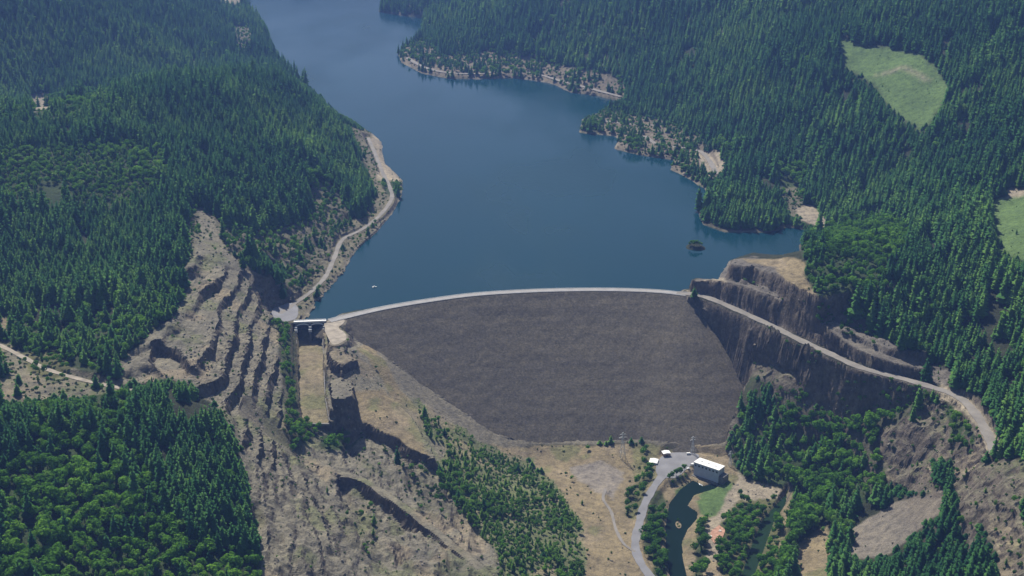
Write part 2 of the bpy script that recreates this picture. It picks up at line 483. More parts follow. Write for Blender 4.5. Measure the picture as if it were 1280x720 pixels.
# quarry benches on the left abutment: hillside cut into steps
QUARRY = [(205,425),(215,380),(228,340),(250,318),(290,335),(335,350),(352,385),(350,440),(352,520),(352,570),(330,590),(305,560),(290,520),(262,505),(240,500),(190,492),(150,470),(165,440)]
U, V = proj(X, Y, Z)
qs = inpoly(U + fbm(X, Y, 40, 2, 5) * 6, V, QUARRY) & (Y < 2300)
qm = qs.astype(float)
for _ in range(4):   # feather
    qm[1:-1, 1:-1] = (qm[1:-1, 1:-1] * 2 + qm[2:, 1:-1] + qm[:-2, 1:-1] + qm[1:-1, 2:] + qm[1:-1, :-2]) / 6
STEP = 14.0
zq = Z + fbm(X, Y, 90, 2, 8) * 3 + 4 + fbm(X, Y, 22, 3, 9) * 1.6
fr = zq / STEP - np.floor(zq / STEP)
zt = (np.floor(zq / STEP) + smooth((fr - 0.66) / 0.2)) * STEP - 4 + fr * 2
bf = np.clip(0.72 + fbm(X, Y, 55, 3, 41) * 0.9, 0.25, 1.0) * qm
Z = Z * (1 - bf) + (zt + fbm(X, Y, 14, 4, 31, 0.7) * 2.8 - np.abs(fbm(X * 1.6, Y * 0.7, 9, 2, 39)) * 2.2 - np.abs(fbm(X, Y, 26, 3, 37)) * 2 + 0.6) * bf

# plateaus with cliffs
def plateau(pts, steep=3.0, rough=2.5, pad=60):
    w = np.array(Wl(pts))
    Am = np.c_[w[:, 0] - w[:, 0].mean(), w[:, 1] - w[:, 1].mean(), np.ones(len(w))]
    co = np.linalg.lstsq(Am, w[:, 2], rcond=None)[0]
    s_ = bbox(w, pad)
    x, y = X[s_], Y[s_]
    dd, _, _ = segdist(x, y, w, True)
    i_ = inpoly(x, y, [tuple(p[:2]) for p in w])
    dd = np.where(i_, -dd, dd) + fbm(x, y, 16, 3, 61) * rough
    top = np.clip((x - w[:, 0].mean()) * co[0] + (y - w[:, 1].mean()) * co[1] + co[2], w[:, 2].min() - 3, w[:, 2].max() + 3)
    Z[s_] = np.maximum(Z[s_], top - np.maximum(dd, 0) * steep + fbm(x, y, 10, 3, 62) * 0.8)
def pit(pts, steep=3.0, rough=2.5, pad=60):
    w = np.array(Wl(pts))
    Am = np.c_[w[:, 0] - w[:, 0].mean(), w[:, 1] - w[:, 1].mean(), np.ones(len(w))]
    co = np.linalg.lstsq(Am, w[:, 2], rcond=None)[0]
    s_ = bbox(w, pad)
    x, y = X[s_], Y[s_]
    dd, _, _ = segdist(x, y, w, True)
    i_ = inpoly(x, y, [tuple(p[:2]) for p in w])
    dd = np.where(i_, -dd, dd) + fbm(x, y, 16, 3, 71) * rough
    bot = np.clip((x - w[:, 0].mean()) * co[0] + (y - w[:, 1].mean()) * co[1] + co[2], w[:, 2].min() - 3, w[:, 2].max() + 3)
    Z[s_] = np.minimum(Z[s_], bot + np.maximum(dd, 0) * steep + fbm(x, y, 10, 3, 72) * 0.8)

plateau([(912,330,57),(918,325,56),(935,322,57),(985,325,65),(1030,340,72),(1060,365,70),(1020,372,67),(995,357,68),(968,340,66),(940,333,61)], 5)
plateau([(407,497,-9),(440,499,-10),(439,478,-9),(426,471,-8),(409,475,-8)], 4, 3.0)
plateau([(440,488,-38),(478,488,-38),(515,520,-52),(545,572,-64),(525,568,-62),(498,555,-58),(470,543,-52),(448,537,-48),(425,546,-48),(440,520,-44)], 3.5)
plateau([(415,598,-50),(440,590,-54),(490,618,-62),(540,655,-76),(530,662,-76),(490,632,-64),(450,604,-56)], 3)
plateau([(905,352,33),(940,362,39),(980,381,41),(1020,404,38),(1060,427,28),(1110,447,23),(1150,456,20),(1160,440,30),(1100,420,36),(1040,390,46),(990,362,48),(930,350,42)], 5, 1.5, 40)
pit([(900,412,-14),(930,432,-26),(962,450,-40),(1020,487,-46),(1080,502,-38),(1130,502,-20),(1125,520,-42),(1060,527,-60),(1000,514,-62),(950,482,-56),(925,458,-50)], 5, 3.0, 50)
plateau([(410,437,2),(432,434,2),(438,450,-4),(428,458,-6),(414,452,-2)], 3, 10, 50)
pit([(196,445,56),(222,450,56),(236,470,54),(215,475,54),(190,462,56)], 3)
pit([(455,548,-64),(490,562,-70),(520,590,-80),(470,590,-72),(430,575,-62),(430,558,-60)], 3)
pit([(425,612,-66),(460,612,-68),(500,642,-80),(520,670,-86),(470,680,-84),(430,640,-74)], 3)

for poly, amp in (([(1100,545),(1140,512),(1180,500),(1222,520),(1242,570),(1290,575),(1400,600),(1400,800),(1200,760),(1200,640),(1180,616),(1112,612)], 9),
                  ([(255,260),(335,288),(395,275),(440,262),(440,300),(405,330),(385,362),(345,378),(300,330)], 9),
                  ([(880,340),(985,320),(1040,372),(1130,440),(1200,470),(1200,510),(1060,520),(960,480),(900,410)], 4),
                  ([(380,560),(470,540),(560,590),(640,720),(440,760),(330,760),(300,580)], 4.5)):
    U, V = proj(X, Y, Z)
    mm = inpoly(U, V, poly) & (Y < 2500)
    mm = mm.astype(float)
    for _ in range(6): mm[1:-1, 1:-1] = (mm[1:-1, 1:-1] * 2 + mm[2:, 1:-1] + mm[:-2, 1:-1] + mm[1:-1, 2:] + mm[1:-1, :-2]) / 6
    if poly[0] == (380, 560): Z += mm * 6.5 * (0.4 - np.abs(fbm(X * 2.6 + Y * 0.5, Y * 0.55 - X * 0.2, 46, 3, 150)) * 2.0)
    Z += mm * amp * (0.45 - np.abs(fbm(X, Y, 38, 4, 140, 0.6)) * 2.2)
# long dozed ridges running down the spur below the chute
for (a_, b_, hw, per, amp) in (((370,566,-34),(432,722,-60),30,16.0,1.7),((336,560,-4),(372,700,-26),14,14.0,1.4)):
    p0 = np.array(W(*a_)); p1 = np.array(W(*b_)); t_ = (p1 - p0) / np.linalg.norm(p1 - p0); L_ = np.linalg.norm(p1 - p0)
    al = (X - p0[0]) * t_[0] + (Y - p0[1]) * t_[1]; ac = -(X - p0[0]) * t_[1] + (Y - p0[1]) * t_[0]
    ac = ac + fbm(X, Y, 45, 3, 171) * 13
    mk = smooth((hw - np.abs(ac)) / 8) * smooth(al / 15) * smooth((L_ + 60 - al) / 40)
    sw = ac / per - np.floor(ac / per)
    Z = Z + mk * amp * (np.where(sw < 0.7, sw / 0.7, (1 - sw) / 0.3) * 2 - 1)
# --- dam geometry
CREST_PX = [(412,401,6),(432,396,6),(480,385,6),(540,375,6),(600,367.5,6),(680,363,6),(760,362,6),(820,364,6),(858,368,6)]
CREST = catmull(Wl(CREST_PX), 6.0)
SLOPE = 1.44
cd, cp_, cs_ = segdist(X, Y, [tuple(p[:2]) for p in CREST], False)
HALF = 6.0
ZF = 6.0 - np.maximum(cd - HALF, 0) / SLOPE
def face_xy(u, v):
    """point of the downstream face seen at a photo pixel"""
    dx, dy, dz = ray(u, v)
    for t in np.arange(1400, 2600, 1.0):
        x, y, z = dx * t, dy * t, CAM_Z + dz * t
        dd, _, s = segdist(np.array(x), np.array(y), [tuple(p[:2]) for p in CREST], False)
        if z <= 6 - max(float(dd) - HALF, 0) / SLOPE: return float(x), float(y), float(z)
    return float(x), float(y), float(z)
CONTACT = [(418,404),(436,412),(452,432),(480,466),(522,502),(572,534),(612,557),(650,559),(720,555),(800,554),(860,557),(905,562),(920,535),(934,500),(936,470),(922,440),(900,410),(884,392),(860,378)]
FACE_LOW = [face_xy(u, v) for u, v in CONTACT]
print('FACE', [tuple(round(q) for q in p) for p in FACE_LOW])
FACE_POLY = [p[:2] for p in FACE_LOW] + [tuple(p[:2]) for p in CREST[::-1]]
s_ = bbox(FACE_POLY, 120)
x, y = X[s_], Y[s_]
dd, _, _ = segdist(x, y, FACE_POLY, True)
i_ = inpoly(x, y, FACE_POLY)
zf = ZF[s_]; z0 = Z[s_]
outz = np.maximum(z0, zf + 0.5 + 0.10 * dd - np.maximum(dd - 30, 0) * 0.8)
outz = np.where((cs_[s_] < 0) & (zf > -136) & (dd < 60), outz, z0)
Z[s_] = np.where(i_, np.minimum(z0, zf - 6 * smooth(dd / 10)), outz)
# upstream side under the dam
up_in = (cs_ > 0) & (cd < 90) & (LAKE_SD > 0)
Z = np.where(up_in, np.minimum(Z, 4 - cd / 2.0), Z)
Z = np.where((cd < 7), np.minimum(Z, 4.5), Z)

# --- roads: flatten, with cut banks above and fill below
ROADS = []
def road(name, pts, width, label, mat, steep_up=1.6, steep_dn=1.6, lift=0.25, close=True, step=5.0, smooth_n=0):
    w = catmull(Wl(pts), step)
    s_ = bbox(w, 70)
    x, y = X[s_], Y[s_]
    dd, par, _ = segdist(x, y, [tuple(p[:2]) for p in w], False)
    k = np.clip(par, 0, len(w) - 1.001); k0 = k.astype(int)
    zr = w[k0, 2] + (w[k0 + 1, 2] - w[k0, 2]) * (k - k0)
    over = np.maximum(dd - width * 0.5 - 2.5, 0)
    z0 = Z[s_]
    if steep_dn > 4 or steep_up > 4:
        over = np.maximum(over + (fbm(x, y, 26, 3, 161) * 6) * smooth(over / 5), np.minimum(over, 1.5))
        wob_ = fbm(x, y, 30, 2, 165) * 4
        lo_h = over * steep_dn; lo_h = lo_h + 2.6 * np.sin(lo_h * 0.55 + wob_) * smooth(lo_h / 8)
        up_h = over * steep_up; up_h = up_h + 2.6 * np.sin(up_h * 0.55 + wob_) * smooth(up_h / 8)
    else: lo_h, up_h = over * steep_dn, over * steep_up
    Z[s_] = np.clip(z0, zr - 0.35 - lo_h, zr - 0.35 + up_h) if close else z0
    ROADS.append((name, w, width, label, mat, lift))

road('bench_track', [(874,350,24),(905,352,34),(940,362,40),(980,381,41),(1020,404,37),(1060,427,26),(1110,447,22),(1150,456,18)], 15, 'bench', None, 8.0, 7.0)
road('abutment_road', [(846,366,6),(868,368,6.5),(890,374,7),(925,389,7),(960,405,7),(1000,425,7),(1035,441,7),(1075,459,7),(1120,471,7),(1165,484,8),(1198,496,8),(1220,518,7),(1234,542,6),(1244,566,5)], 12, None, 'gravel_road', 7.0, 6.0)
road('shore_road', [(350,392,6),(372,377,6),(392,362,6),(408,344,6),(418,322,6.5),(428,300,7),(452,287,7),(474,270,7),(489,250,7),(488,236,7),(478,215,7),(468,190,7),(460,172,7)], 7, None, 'gravel_road', 1.8, 1.5)
road('far_shore_road', [(508,72,7),(530,84,7),(560,91,7),(600,92,7),(640,88,8),(676,94,8),(700,101,8),(735,110,8),(776,121,8)], 12, None, 'gravel_road', 1.2, 1.2, 0.6, True, 14)
road('cove_road', [(746,148,7),(765,153,7),(800,156,7),(832,157,7)], 10, None, 'gravel_road', 1.2, 1.2, 0.5, True, 12)
road('point_road', [(806,170,6),(820,180,6),(845,184,6),(872,188,6),(886,200,7),(896,218,7)], 10, None, 'gravel_road', 1.2, 1.2, 0.5, True, 12)
road('access_road', [(846,574,-137.5),(832,590,-137.5),(818,608,-137.5),(806,630,-137.6),(799,655,-137.8),(794,680,-138),(800,702,-138),(816,726,-138.2),(832,760,-138.4)], 10, None, 'asphalt', 1.0, 1.0)
road('foot_track', [(757,612,-137.7),(754,624,-137.8),(764,640,-137.8),(770,662,-137.9),(780,680,-138),(794,690,-138)], 3.6, None, 'gravel_road', 1.0, 1.0)
road('hill_track', [(-40,418,66),(0,432,63),(30,447,60),(60,462,58),(100,474,57),(150,485,57),(178,488,56)], 6.5, None, 'track', 1.0, 1.0)
road('quarry_road', [(380,570,-42),(420,588,-50),(455,600,-57),(490,622,-63),(530,652,-74),(565,680,-82),(600,708,-90),(625,735,-95)], 6, None, None, 1.0, 3.0)

# --- level yards
def yard(pts, z, steep=1.0, drop=0.3):
    w = [(float(a), float(b), z) for a, b in (W(u, v, z) for u, v in pts)]
    w = catmull(w[-1:] + w + w[:2], 4.0)
    k0 = int(np.argmin(np.hypot(w[:, 0] - float(W(*pts[0], z)[0]), w[:, 1] - float(W(*pts[0], z)[1]))))
    k1 = len(w) - 1 - int(np.argmin(np.hypot(w[::-1, 0] - float(W(*pts[0], z)[0]), w[::-1, 1] - float(W(*pts[0], z)[1]))))
    w = [tuple(q[:2]) for q in w[k0:k1]] if k1 - k0 > 6 else [tuple(q[:2]) for q in w]
    w = [(q[0] + 0.9 * float(fbm(np.array(q[0]), np.array(q[1]), 9, 2, 5)), q[1] + 0.9 * float(fbm(np.array(q[0]), np.array(q[1]), 9, 2, 6))) for q in w]
    s_ = bbox(w, 50)
    dd, _, _ = segdist(X[s_], Y[s_], w, True)
    i_ = inpoly(X[s_], Y[s_], w)
    over = np.where(i_, 0, np.maximum(dd - 3, 0))
    Z[s_] = np.clip(Z[s_], z - drop - over * steep, z - drop + over * steep)
    return w
PARK = yard([(820,583),(827,571),(840,566),(862,566),(874,569),(868,578),(858,587),(846,597),(832,597),(822,594)], -137.5)
PLAZA = yard([(340,388),(362,379),(372,384),(370,398),(352,403),(343,400)], 6.0, 2.0)
ABUT = yard([(405,405),(412,400),(428,398),(430,404),(423,410),(432,417),(431,426),(416,431),(409,420)], 5.5, 1.4)
POWER_YARD = yard([(862,566),(905,573),(925,583),(922,590),(900,580),(870,572)], -137.5)

# --- spillway chute
CH_L = [(*map(float, W(370, 404, 6)), -17.5)] + Wl([(371,430,-18),(371,460,-23),(372,500,-32),(376,530,-38)])
CH_R = [(*map(float, W(404, 404, 6)), -17.5)] + Wl([(404,430,-18),(405,460,-23),(407,500,-32),(412,530,-38)])
chp = [p[:2] for p in CH_L] + [p[:2] for p in CH_R[::-1]]
s_ = bbox(chp, 60)
x, y = X[s_], Y[s_]
dd, _, _ = segdist(x, y, chp, True)
i_ = inpoly(x, y, chp)
yl = np.array([p[1] for p in CH_L][::-1]); zl = np.array([p[2] for p in CH_L][::-1])
zc = np.interp(y, yl, zl)
zch = zc - 0.5 + fbm(x, y, 15, 3, 44) * 0.8
yend = CH_L[-1][1]
Z[s_] = np.where(i_, zch, np.where((dd < 6) & (y > yend), np.maximum(np.minimum(Z[s_], zc + 14), zc + 3), Z[s_]))
# ground beside the chute: low shoulder at wall height
WALL_H = 9.0

# --- river and outlet channel
RIVER_Z, POND_Z = -145.0, -144.0
RIVER = [(893,604),(880,607),(866,600),(850,612),(836,630),(831,660),(832,690),(838,730),(842,800),(866,800),(862,730),(854,700),(853,678),(860,662),(872,648),(872,640),(860,632),(868,619),(894,611),(902,604)]
RIVER_W = [(float(a), float(b)) for a, b in (W(u, v, RIVER_Z) for u, v in RIVER)]
POND = [(984,616),(974,626),(953,650),(938,684),(925,724),(918,760),(934,760),(946,712),(958,680),(968,652),(983,630)]
POND_W = [(float(a), float(b)) for a, b in (W(u, v, POND_Z) for u, v in POND)]
for poly, zw, bank in ((RIVER_W, RIVER_Z, 0.8), (POND_W, POND_Z, 1.6)):
    s_ = bbox(poly, 40)
    x, y = X[s_], Y[s_]
    dd, _, _ = segdist(x, y, poly, True)
    i_ = inpoly(x, y, poly)
    dd = dd + fbm(x, y, 14, 2, 91) * 1.2
    Z[s_] = np.where(i_, np.minimum(Z[s_], zw - 0.2 - 0.3 * np.minimum(dd, 8)), np.minimum(Z[s_], zw + 0.6 + np.maximum(dd, 0) * bank))
    Z[s_] = np.where(~i_ & (dd < 25), np.maximum(Z[s_], zw + 0.5 + np.minimum(np.maximum(dd, 0), 3) * 0.3), Z[s_])
a, b = W(848, 656, RIVER_Z); s_ = bbox([(a, b)], 30)
Z[s_] = np.maximum(Z[s_], RIVER_Z + 1.2 - np.hypot((X[s_] - a), (Y[s_] - b) * 0.4) * 0.35)


# ---------------------------------------------------------------- sampling and visibility
def zat(x, y, G=None):
    G = Z if G is None else G
    x = np.asarray(x, float); y = np.asarray(y, float)
    i = np.clip(np.searchsorted(GX, x) - 1, 0, len(GX) - 2); j = np.clip(np.searchsorted(GY, y) - 1, 0, len(GY) - 2)
    fx = np.clip((x - GX[i]) / (GX[i + 1] - GX[i]), 0, 1); fy = np.clip((y - GY[j]) / (GY[j + 1] - GY[j]), 0, 1)
    return (G[j, i] * (1 - fx) + G[j, i + 1] * fx) * (1 - fy) + (G[j + 1, i] * (1 - fx) + G[j + 1, i + 1] * fx) * fy

def visible(x, y, z, lift=1.0):
    ok = np.ones(np.shape(x), bool)
    for t in np.concatenate([np.linspace(0.55, 0.97, 34), [0.98, 0.987, 0.993]]):
        ok &= (CAM_Z + (z + lift - CAM_Z) * t) > zat(x * t, y * t) - 1.0
    return ok

def hit(u, v):
    """where the photo ray (u, v) meets the ground"""
    dx, dy, dz = ray(u, v)
    t = np.arange(900, 7000, 2.0)
    zr = CAM_Z + dz * t
    below = zr <= zat(dx * t, dy * t)
    k = int(np.argmax(below)) if below.any() else len(t) - 1
    return float(dx * t[k]), float(dy * t[k]), float(zat(dx * t[k], dy * t[k]))

# ---------------------------------------------------------------- land cover
CLS = ['conifer', 'young', 'broad', 'rock', 'dry', 'meadow', 'scree', 'cliff', 'scrub', 'sand', 'mixed', 'dirt', 'sapling', 'yard', 'chute', 'rough', 'bank', 'brush', 'shore', 'thicket', 'shorewood']
CI = {c: k for k, c in enumerate(CLS)}
COVER = [
 ('sapling', [(600,640),(742,690),(742,820),(560,820)]),
 ('bank', [(905,560),(1000,600),(985,660),(960,760),(880,760),(880,600)]),
 ('yard', CONTACT + [(820,364),(680,362),(520,378),(420,396)]),
 ('young', [(0,190),(60,186),(170,182),(190,205),(205,240),(150,262),(60,262),(0,262)]),
 ('broad', [(165,195),(200,190),(215,215),(190,235),(168,225)]),
 ('mixed', [(0,380),(60,420),(120,400),(170,385),(215,350),(240,375),(215,395),(180,420),(150,452),(110,470),(60,458),(0,420)]),
 ('dry', [(0,395),(14,400),(10,412),(0,410)]),
 ('broad', [(383,216),(400,222),(432,250),(420,268),(402,258),(385,240)]),
 ('brush', [(232,262),(258,258),(285,285),(335,290),(392,275),(418,300),(388,350),(345,378),(330,350),(286,335),(270,325),(232,330)]),
 ('conifer', [(290,318),(330,318),(360,340),(352,372),(340,378),(318,345)]),
 ('brush', [(392,225),(425,240),(440,262),(420,285),(400,300),(385,270)]),
 ('shore', [(440,160),(478,164),(508,224),(494,268),(446,318),(402,372),(386,404),(338,404),(345,384),(388,352),(410,305),(424,288),(462,262),(472,240),(455,205)]),
 ('sand', [(462,165),(478,166),(506,226),(490,234),(474,222),(470,190)]),
 ('mixed', [(476,226),(506,226),(502,250),(484,244)]),
 ('rock', [(224,335),(244,318),(250,262),(268,268),(276,300),(300,335),(335,348),(350,385),(350,420),(352,480),(362,560),(378,600),(402,660),(450,720),(455,760),(330,760),(318,660),(308,600),(300,560),(280,520),(262,500),(240,478),(200,484),(150,476),(146,452),(180,422),(215,398),(232,372)]),
 ('scrub', [(0,424),(40,446),(100,466),(165,478),(172,492),(120,498),(60,496),(20,512),(0,506)]),
 ('bank', [(30,440),(78,440),(86,466),(60,474),(34,462)]),
 ('broad', [(195,472),(240,478),(262,500),(240,498),(200,492)]),
 ('mixed', [(0,500),(60,498),(150,490),(215,472),(262,500),(300,560),(312,620),(330,720),(330,760),(0,760)]),
 ('conifer', [(150,480),(240,478),(270,510),(300,560),(318,640),(318,690),(250,690),(215,650),(180,590),(160,530)]),
 ('broad', [(0,570),(50,545),(120,575),(175,640),(215,680),(320,700),(340,760),(0,760)]),
 ('conifer', [(0,510),(45,520),(40,560),(0,590)]),
 ('thicket', [(345,404),(362,404),(364,450),(372,510),(382,560),(370,568),(358,510),(350,450)]),
 ('rock', [(404,406),(436,412),(455,432),(522,502),(572,534),(612,556),(660,575),(640,620),(620,720),(640,760),(450,760),(402,660),(378,600),(366,566),(384,556),(408,520)]),
 ('dry', [(440,486),(480,488),(512,520),(540,568),(520,566),(470,543),(440,530)]),
 ('dry', [(450,436),(462,428),(500,490),(530,520),(500,510),(470,470)]),
 ('broad', [(398,545),(445,538),(450,548),(425,566),(400,562)]),
 ('sapling', [(560,560),(600,552),(640,568),(690,600),(722,640),(734,690),(700,726),(640,710),(590,660),(558,620),(545,585)]),
 ('sapling', [(520,498),(540,520),(585,538),(600,552),(560,560),(535,545)]),
 ('scrub', [(500,580),(545,585),(560,625),(590,660),(560,650),(520,620)]),
 ('scrub', [(426,625),(470,640),(480,690),(450,700),(430,670)]),
 ('dry', [(612,556),(660,560),(720,556),(906,556),(932,600),(912,640),(900,720),(905,760),(735,760),(725,650),(690,600),(655,572)]),
 ('dry', [(726,650),(760,690),(792,700),(780,720),(735,720)]),
 ('dirt', [(715,585),(750,575),(785,590),(770,625),(745,615),(720,600)]),
 ('sapling', [(640,568),(665,572),(668,590),(648,588)]),
 ('bank', [(797,562),(806,560),(815,588),(812,606),(798,650),(784,646),(790,612),(806,592)]),
 ('bank', [(834,598),(858,588),(862,594),(838,608)]),
 ('thicket', [(812,622),(826,612),(832,640),(828,690),(836,720),(836,760),(818,720),(806,690),(806,650)]),
 ('meadow', [(870,628),(905,600),(918,606),(912,640),(896,648),(878,640)]),
 ('meadow', [(842,612),(866,600),(858,612),(842,622)]),
 ('thicket', [(866,690),(880,650),(892,648),(886,680),(880,720),(866,726)]),
 ('sand', [(884,655),(902,640),(918,600),(930,596),(926,620),(910,650),(900,700),(884,700)]),
 ('thicket', [(904,655),(930,628),(948,630),(940,650),(918,690),(908,720),(896,720)]),
 ('broad', [(928,470),(950,468),(1000,508),(1060,520),(1120,508),(1142,500),(1140,520),(1104,545),(1100,575),(1112,612),(1060,640),(1030,650),(1005,680),(985,720),(985,760),(955,760),(975,690),(990,640),(990,612),(940,600),(918,588),(922,530),(936,500)]),
 ('mixed', [(925,480),(960,475),(985,510),(975,560),(955,600),(940,605),(920,590)]),
 ('sand', [(920,588),(940,604),(985,612),(980,622),(930,626),(922,606)]),
 ('dry', [(980,612),(994,618),(982,652),(968,690),(958,690),(974,660)]),
 ('cliff', [(846,368),(870,372),(930,395),(1000,430),(1060,456),(1130,478),(1180,492),(1140,505),(1060,516),(1000,508),(945,472),(926,440),(900,405),(860,388)]),
 ('scrub', [(930,420),(1000,440),(1020,480),(980,490),(945,470)]),
 ('cliff', [(870,348),(912,326),(940,322),(990,326),(1012,350),(1040,372),(1080,405),(1130,444),(1190,467),(1190,485),(1120,470),(1040,438),(960,402),(900,376),(868,362)]),
 ('conifer', [(1030,366),(1060,368),(1100,400),(1150,425),(1200,440),(1215,470),(1190,466),(1130,440),(1080,408),(1044,384)]),
 ('dry', [(925,324),(985,323),(1008,330),(1012,350),(1040,372),(1040,384),(990,372),(985,350),(965,335)]),
 ('sand', [(855,364),(880,350),(905,348),(912,356),(890,372),(868,368)]),
 ('broad', [(1006,345),(1010,300),(1040,284),(1090,276),(1136,284),(1140,300),(1112,340),(1092,375),(1060,384),(1020,370)]),
 ('mixed', [(1000,312),(1024,290),(1030,330),(1008,345)]),
 ('scrub', [(1095,545),(1140,512),(1180,500),(1222,520),(1242,570),(1280,575),(1400,600),(1400,800),(1200,760),(1200,640),(1180,616),(1112,612),(1100,575)]),
 ('broad', [(1182,500),(1196,506),(1214,530),(1216,556),(1200,572),(1190,545),(1184,520)]),
 ('conifer', [(1166,575),(1190,572),(1192,605),(1205,650),(1212,720),(1230,760),(1090,760),(1112,690),(1150,660),(1172,630)]),
 ('conifer', [(1216,660),(1244,690),(1250,760),(1200,760)]),
 ('scree', [(1058,664),(1112,632),(1176,612),(1176,640),(1150,662),(1118,692),(1080,700),(1060,690)]),
 ('dry', [(998,680),(1012,668),(1046,646),(1044,690),(1036,730),(1030,760),(985,760)]),
 ('mixed', [(1030,640),(1060,650),(1064,700),(1044,720),(1038,690)]),
 ('meadow', [(1048,46),(1062,50),(1078,58),(1120,60),(1158,72),(1172,84),(1190,116),(1180,126),(1166,150),(1150,166),(1140,155),(1120,142),(1092,108),(1072,96),(1056,84)]),
 ('meadow', [(1240,252),(1262,242),(1290,238),(1290,326),(1262,320),(1245,306)]),
 ('sand', [(1092,94),(1112,90),(1125,83),(1150,93),(1164,100),(1163,102),(1148,96),(1125,86),(1113,93),(1093,97)]),
 ('sand', [(1252,236),(1285,234),(1285,246),(1262,248)]),
 ('shorewood', [(500,62),(530,48),(556,70),(640,66),(700,82),(776,98),(790,126),(700,112),(640,102),(560,100),(505,84)]),
 ('shorewood', [(722,142),(770,140),(832,150),(900,186),(916,214),(890,226),(850,220),(810,196),(770,190),(722,168)]),
 ('mixed', [(722,146),(748,140),(752,166),(724,168)]),
 ('sand', [(870,192),(900,190),(908,212),(884,222)]),
 ('mixed', [(890,180),(925,180),(930,200),(910,206)]),
 ('broad', [(970,212),(1010,212),(1008,236),(980,240)]),
 ('brush', [(976,236),(1000,234),(1004,262),(990,274),(984,260)]),
 ('sand', [(993,260),(1010,256),(1040,278),(1030,286),(1000,276)]),
 ('mixed', [(0,138),(60,128),(130,120),(150,128),(150,148),(60,156),(0,158)]),
 ('broad', [(60,128),(120,112),(132,130),(90,146)]),
 ('sand', [(40,118),(62,118),(62,136),(44,140)]),
 ('brush', [(290,32),(312,34),(318,60),(300,68)]),
 ('sand', [(262,-6),(310,-6),(300,10),(270,8)]),
 ('sand', [(1178,482),(1200,490),(1224,508),(1240,538),(1252,568),(1236,568),(1226,545),(1210,522),(1172,494)]),
]
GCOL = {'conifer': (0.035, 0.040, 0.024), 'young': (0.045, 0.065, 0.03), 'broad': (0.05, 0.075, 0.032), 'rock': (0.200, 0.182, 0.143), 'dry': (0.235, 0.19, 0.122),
        'meadow': (0.105, 0.165, 0.060), 'scree': (0.21, 0.185, 0.155), 'cliff': (0.15, 0.135, 0.12), 'scrub': (0.175, 0.160, 0.118), 'sand': (0.31, 0.265, 0.205),
        'mixed': (0.045, 0.06, 0.03), 'dirt': (0.25, 0.22, 0.19), 'sapling': (0.15, 0.165, 0.085), 'yard': (0.19, 0.17, 0.135), 'chute': (0.24, 0.205, 0.13), 'rough': (0.2, 0.18, 0.15), 'bank': (0.12, 0.12, 0.06), 'brush': (0.15, 0.14, 0.10), 'shore': (0.165, 0.15, 0.105), 'thicket': (0.06, 0.075, 0.035), 'shorewood': (0.17, 0.145, 0.11)}

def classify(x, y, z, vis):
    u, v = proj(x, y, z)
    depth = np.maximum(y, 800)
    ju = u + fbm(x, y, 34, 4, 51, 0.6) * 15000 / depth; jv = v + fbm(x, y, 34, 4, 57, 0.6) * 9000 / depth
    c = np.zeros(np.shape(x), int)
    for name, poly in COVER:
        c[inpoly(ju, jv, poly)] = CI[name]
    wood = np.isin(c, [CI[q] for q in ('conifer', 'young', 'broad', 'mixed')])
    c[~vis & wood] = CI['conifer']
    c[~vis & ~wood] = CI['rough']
    c[~vis & inpoly(u, v, SHORE)] = CI['rough']
    return c

VIS = visible(X, Y, Z)
CL = classify(X, Y, Z, VIS)
CL[inpoly(X, Y, chp)] = CI['chute']
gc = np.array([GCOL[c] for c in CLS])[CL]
# bare earth band along the waterline
band = smooth(1 - np.abs(Z - 1.2) / 3.0) * (np.abs(LAKE_SD) < 25)
gc = gc * (1 - band[..., None]) + np.array((0.235, 0.205, 0.16)) * band[..., None]
for _ in range(1):
    g2 = gc.copy()
    g2[1:-1, 1:-1] = (gc[1:-1, 1:-1] * 2 + gc[2:, 1:-1] + gc[:-2, 1:-1] + gc[1:-1, 2:] + gc[1:-1, :-2]) / 6
    gc = g2
# scattered grass and shrub tint on open ground (patches with a shape of their own)
openg = np.isin(CL, [CI['rock'], CI['scrub'], CI['dry'], CI['sapling'], CI['chute']])
pt = smooth((fbm(X, Y, 34, 4, 81) - 0.12) / 0.3) * openg * 0.55
gc = gc * (1 - pt[..., None]) + np.array((0.13, 0.15, 0.065)) * pt[..., None]
pt = smooth((fbm(X, Y, 45, 4, 85) - 0.2) / 0.25) * openg * 0.6
gc = gc * (1 - pt[..., None]) + np.array((0.29, 0.235, 0.165)) * pt[..., None]

ny, nx = X.shape
idx = np.arange(nx * ny).reshape(ny, nx)
faces = np.stack([idx[:-1, :-1], idx[:-1, 1:], idx[1:, 1:], idx[1:, :-1]], -1).reshape(-1, 4)
gy_, gx_ = np.gradient(Z, GY, GX)
stp = smooth((np.hypot(gx_, gy_) - 0.9) / 1.2) * (Y < 2300) * (cd > 14) * ~inpoly(X, Y, FACE_POLY)
XD = X + stp * fbm(X * 0.7 + Y * 0.7, Z * 1.3, 13, 3, 201, 0.6) * 4.5
YD = Y + stp * fbm(X * 0.7 - Y * 0.7, Z * 1.3 + 50, 13, 3, 205, 0.6) * 4.5
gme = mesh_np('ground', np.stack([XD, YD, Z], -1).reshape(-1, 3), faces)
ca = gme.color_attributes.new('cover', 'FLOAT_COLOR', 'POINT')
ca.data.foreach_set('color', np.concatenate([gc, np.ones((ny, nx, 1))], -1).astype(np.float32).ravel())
rough_cls = np.isin(CL, [CI[q] for q in ('rock', 'scrub', 'shore', 'rough', 'yard')])[:-1, :-1]
gme.polygons.foreach_set('use_smooth', ~rough_cls.ravel())
ground = obj('ground', gme, M['ground']); tag(ground, kind='structure')
print('ground verts', nx * ny)

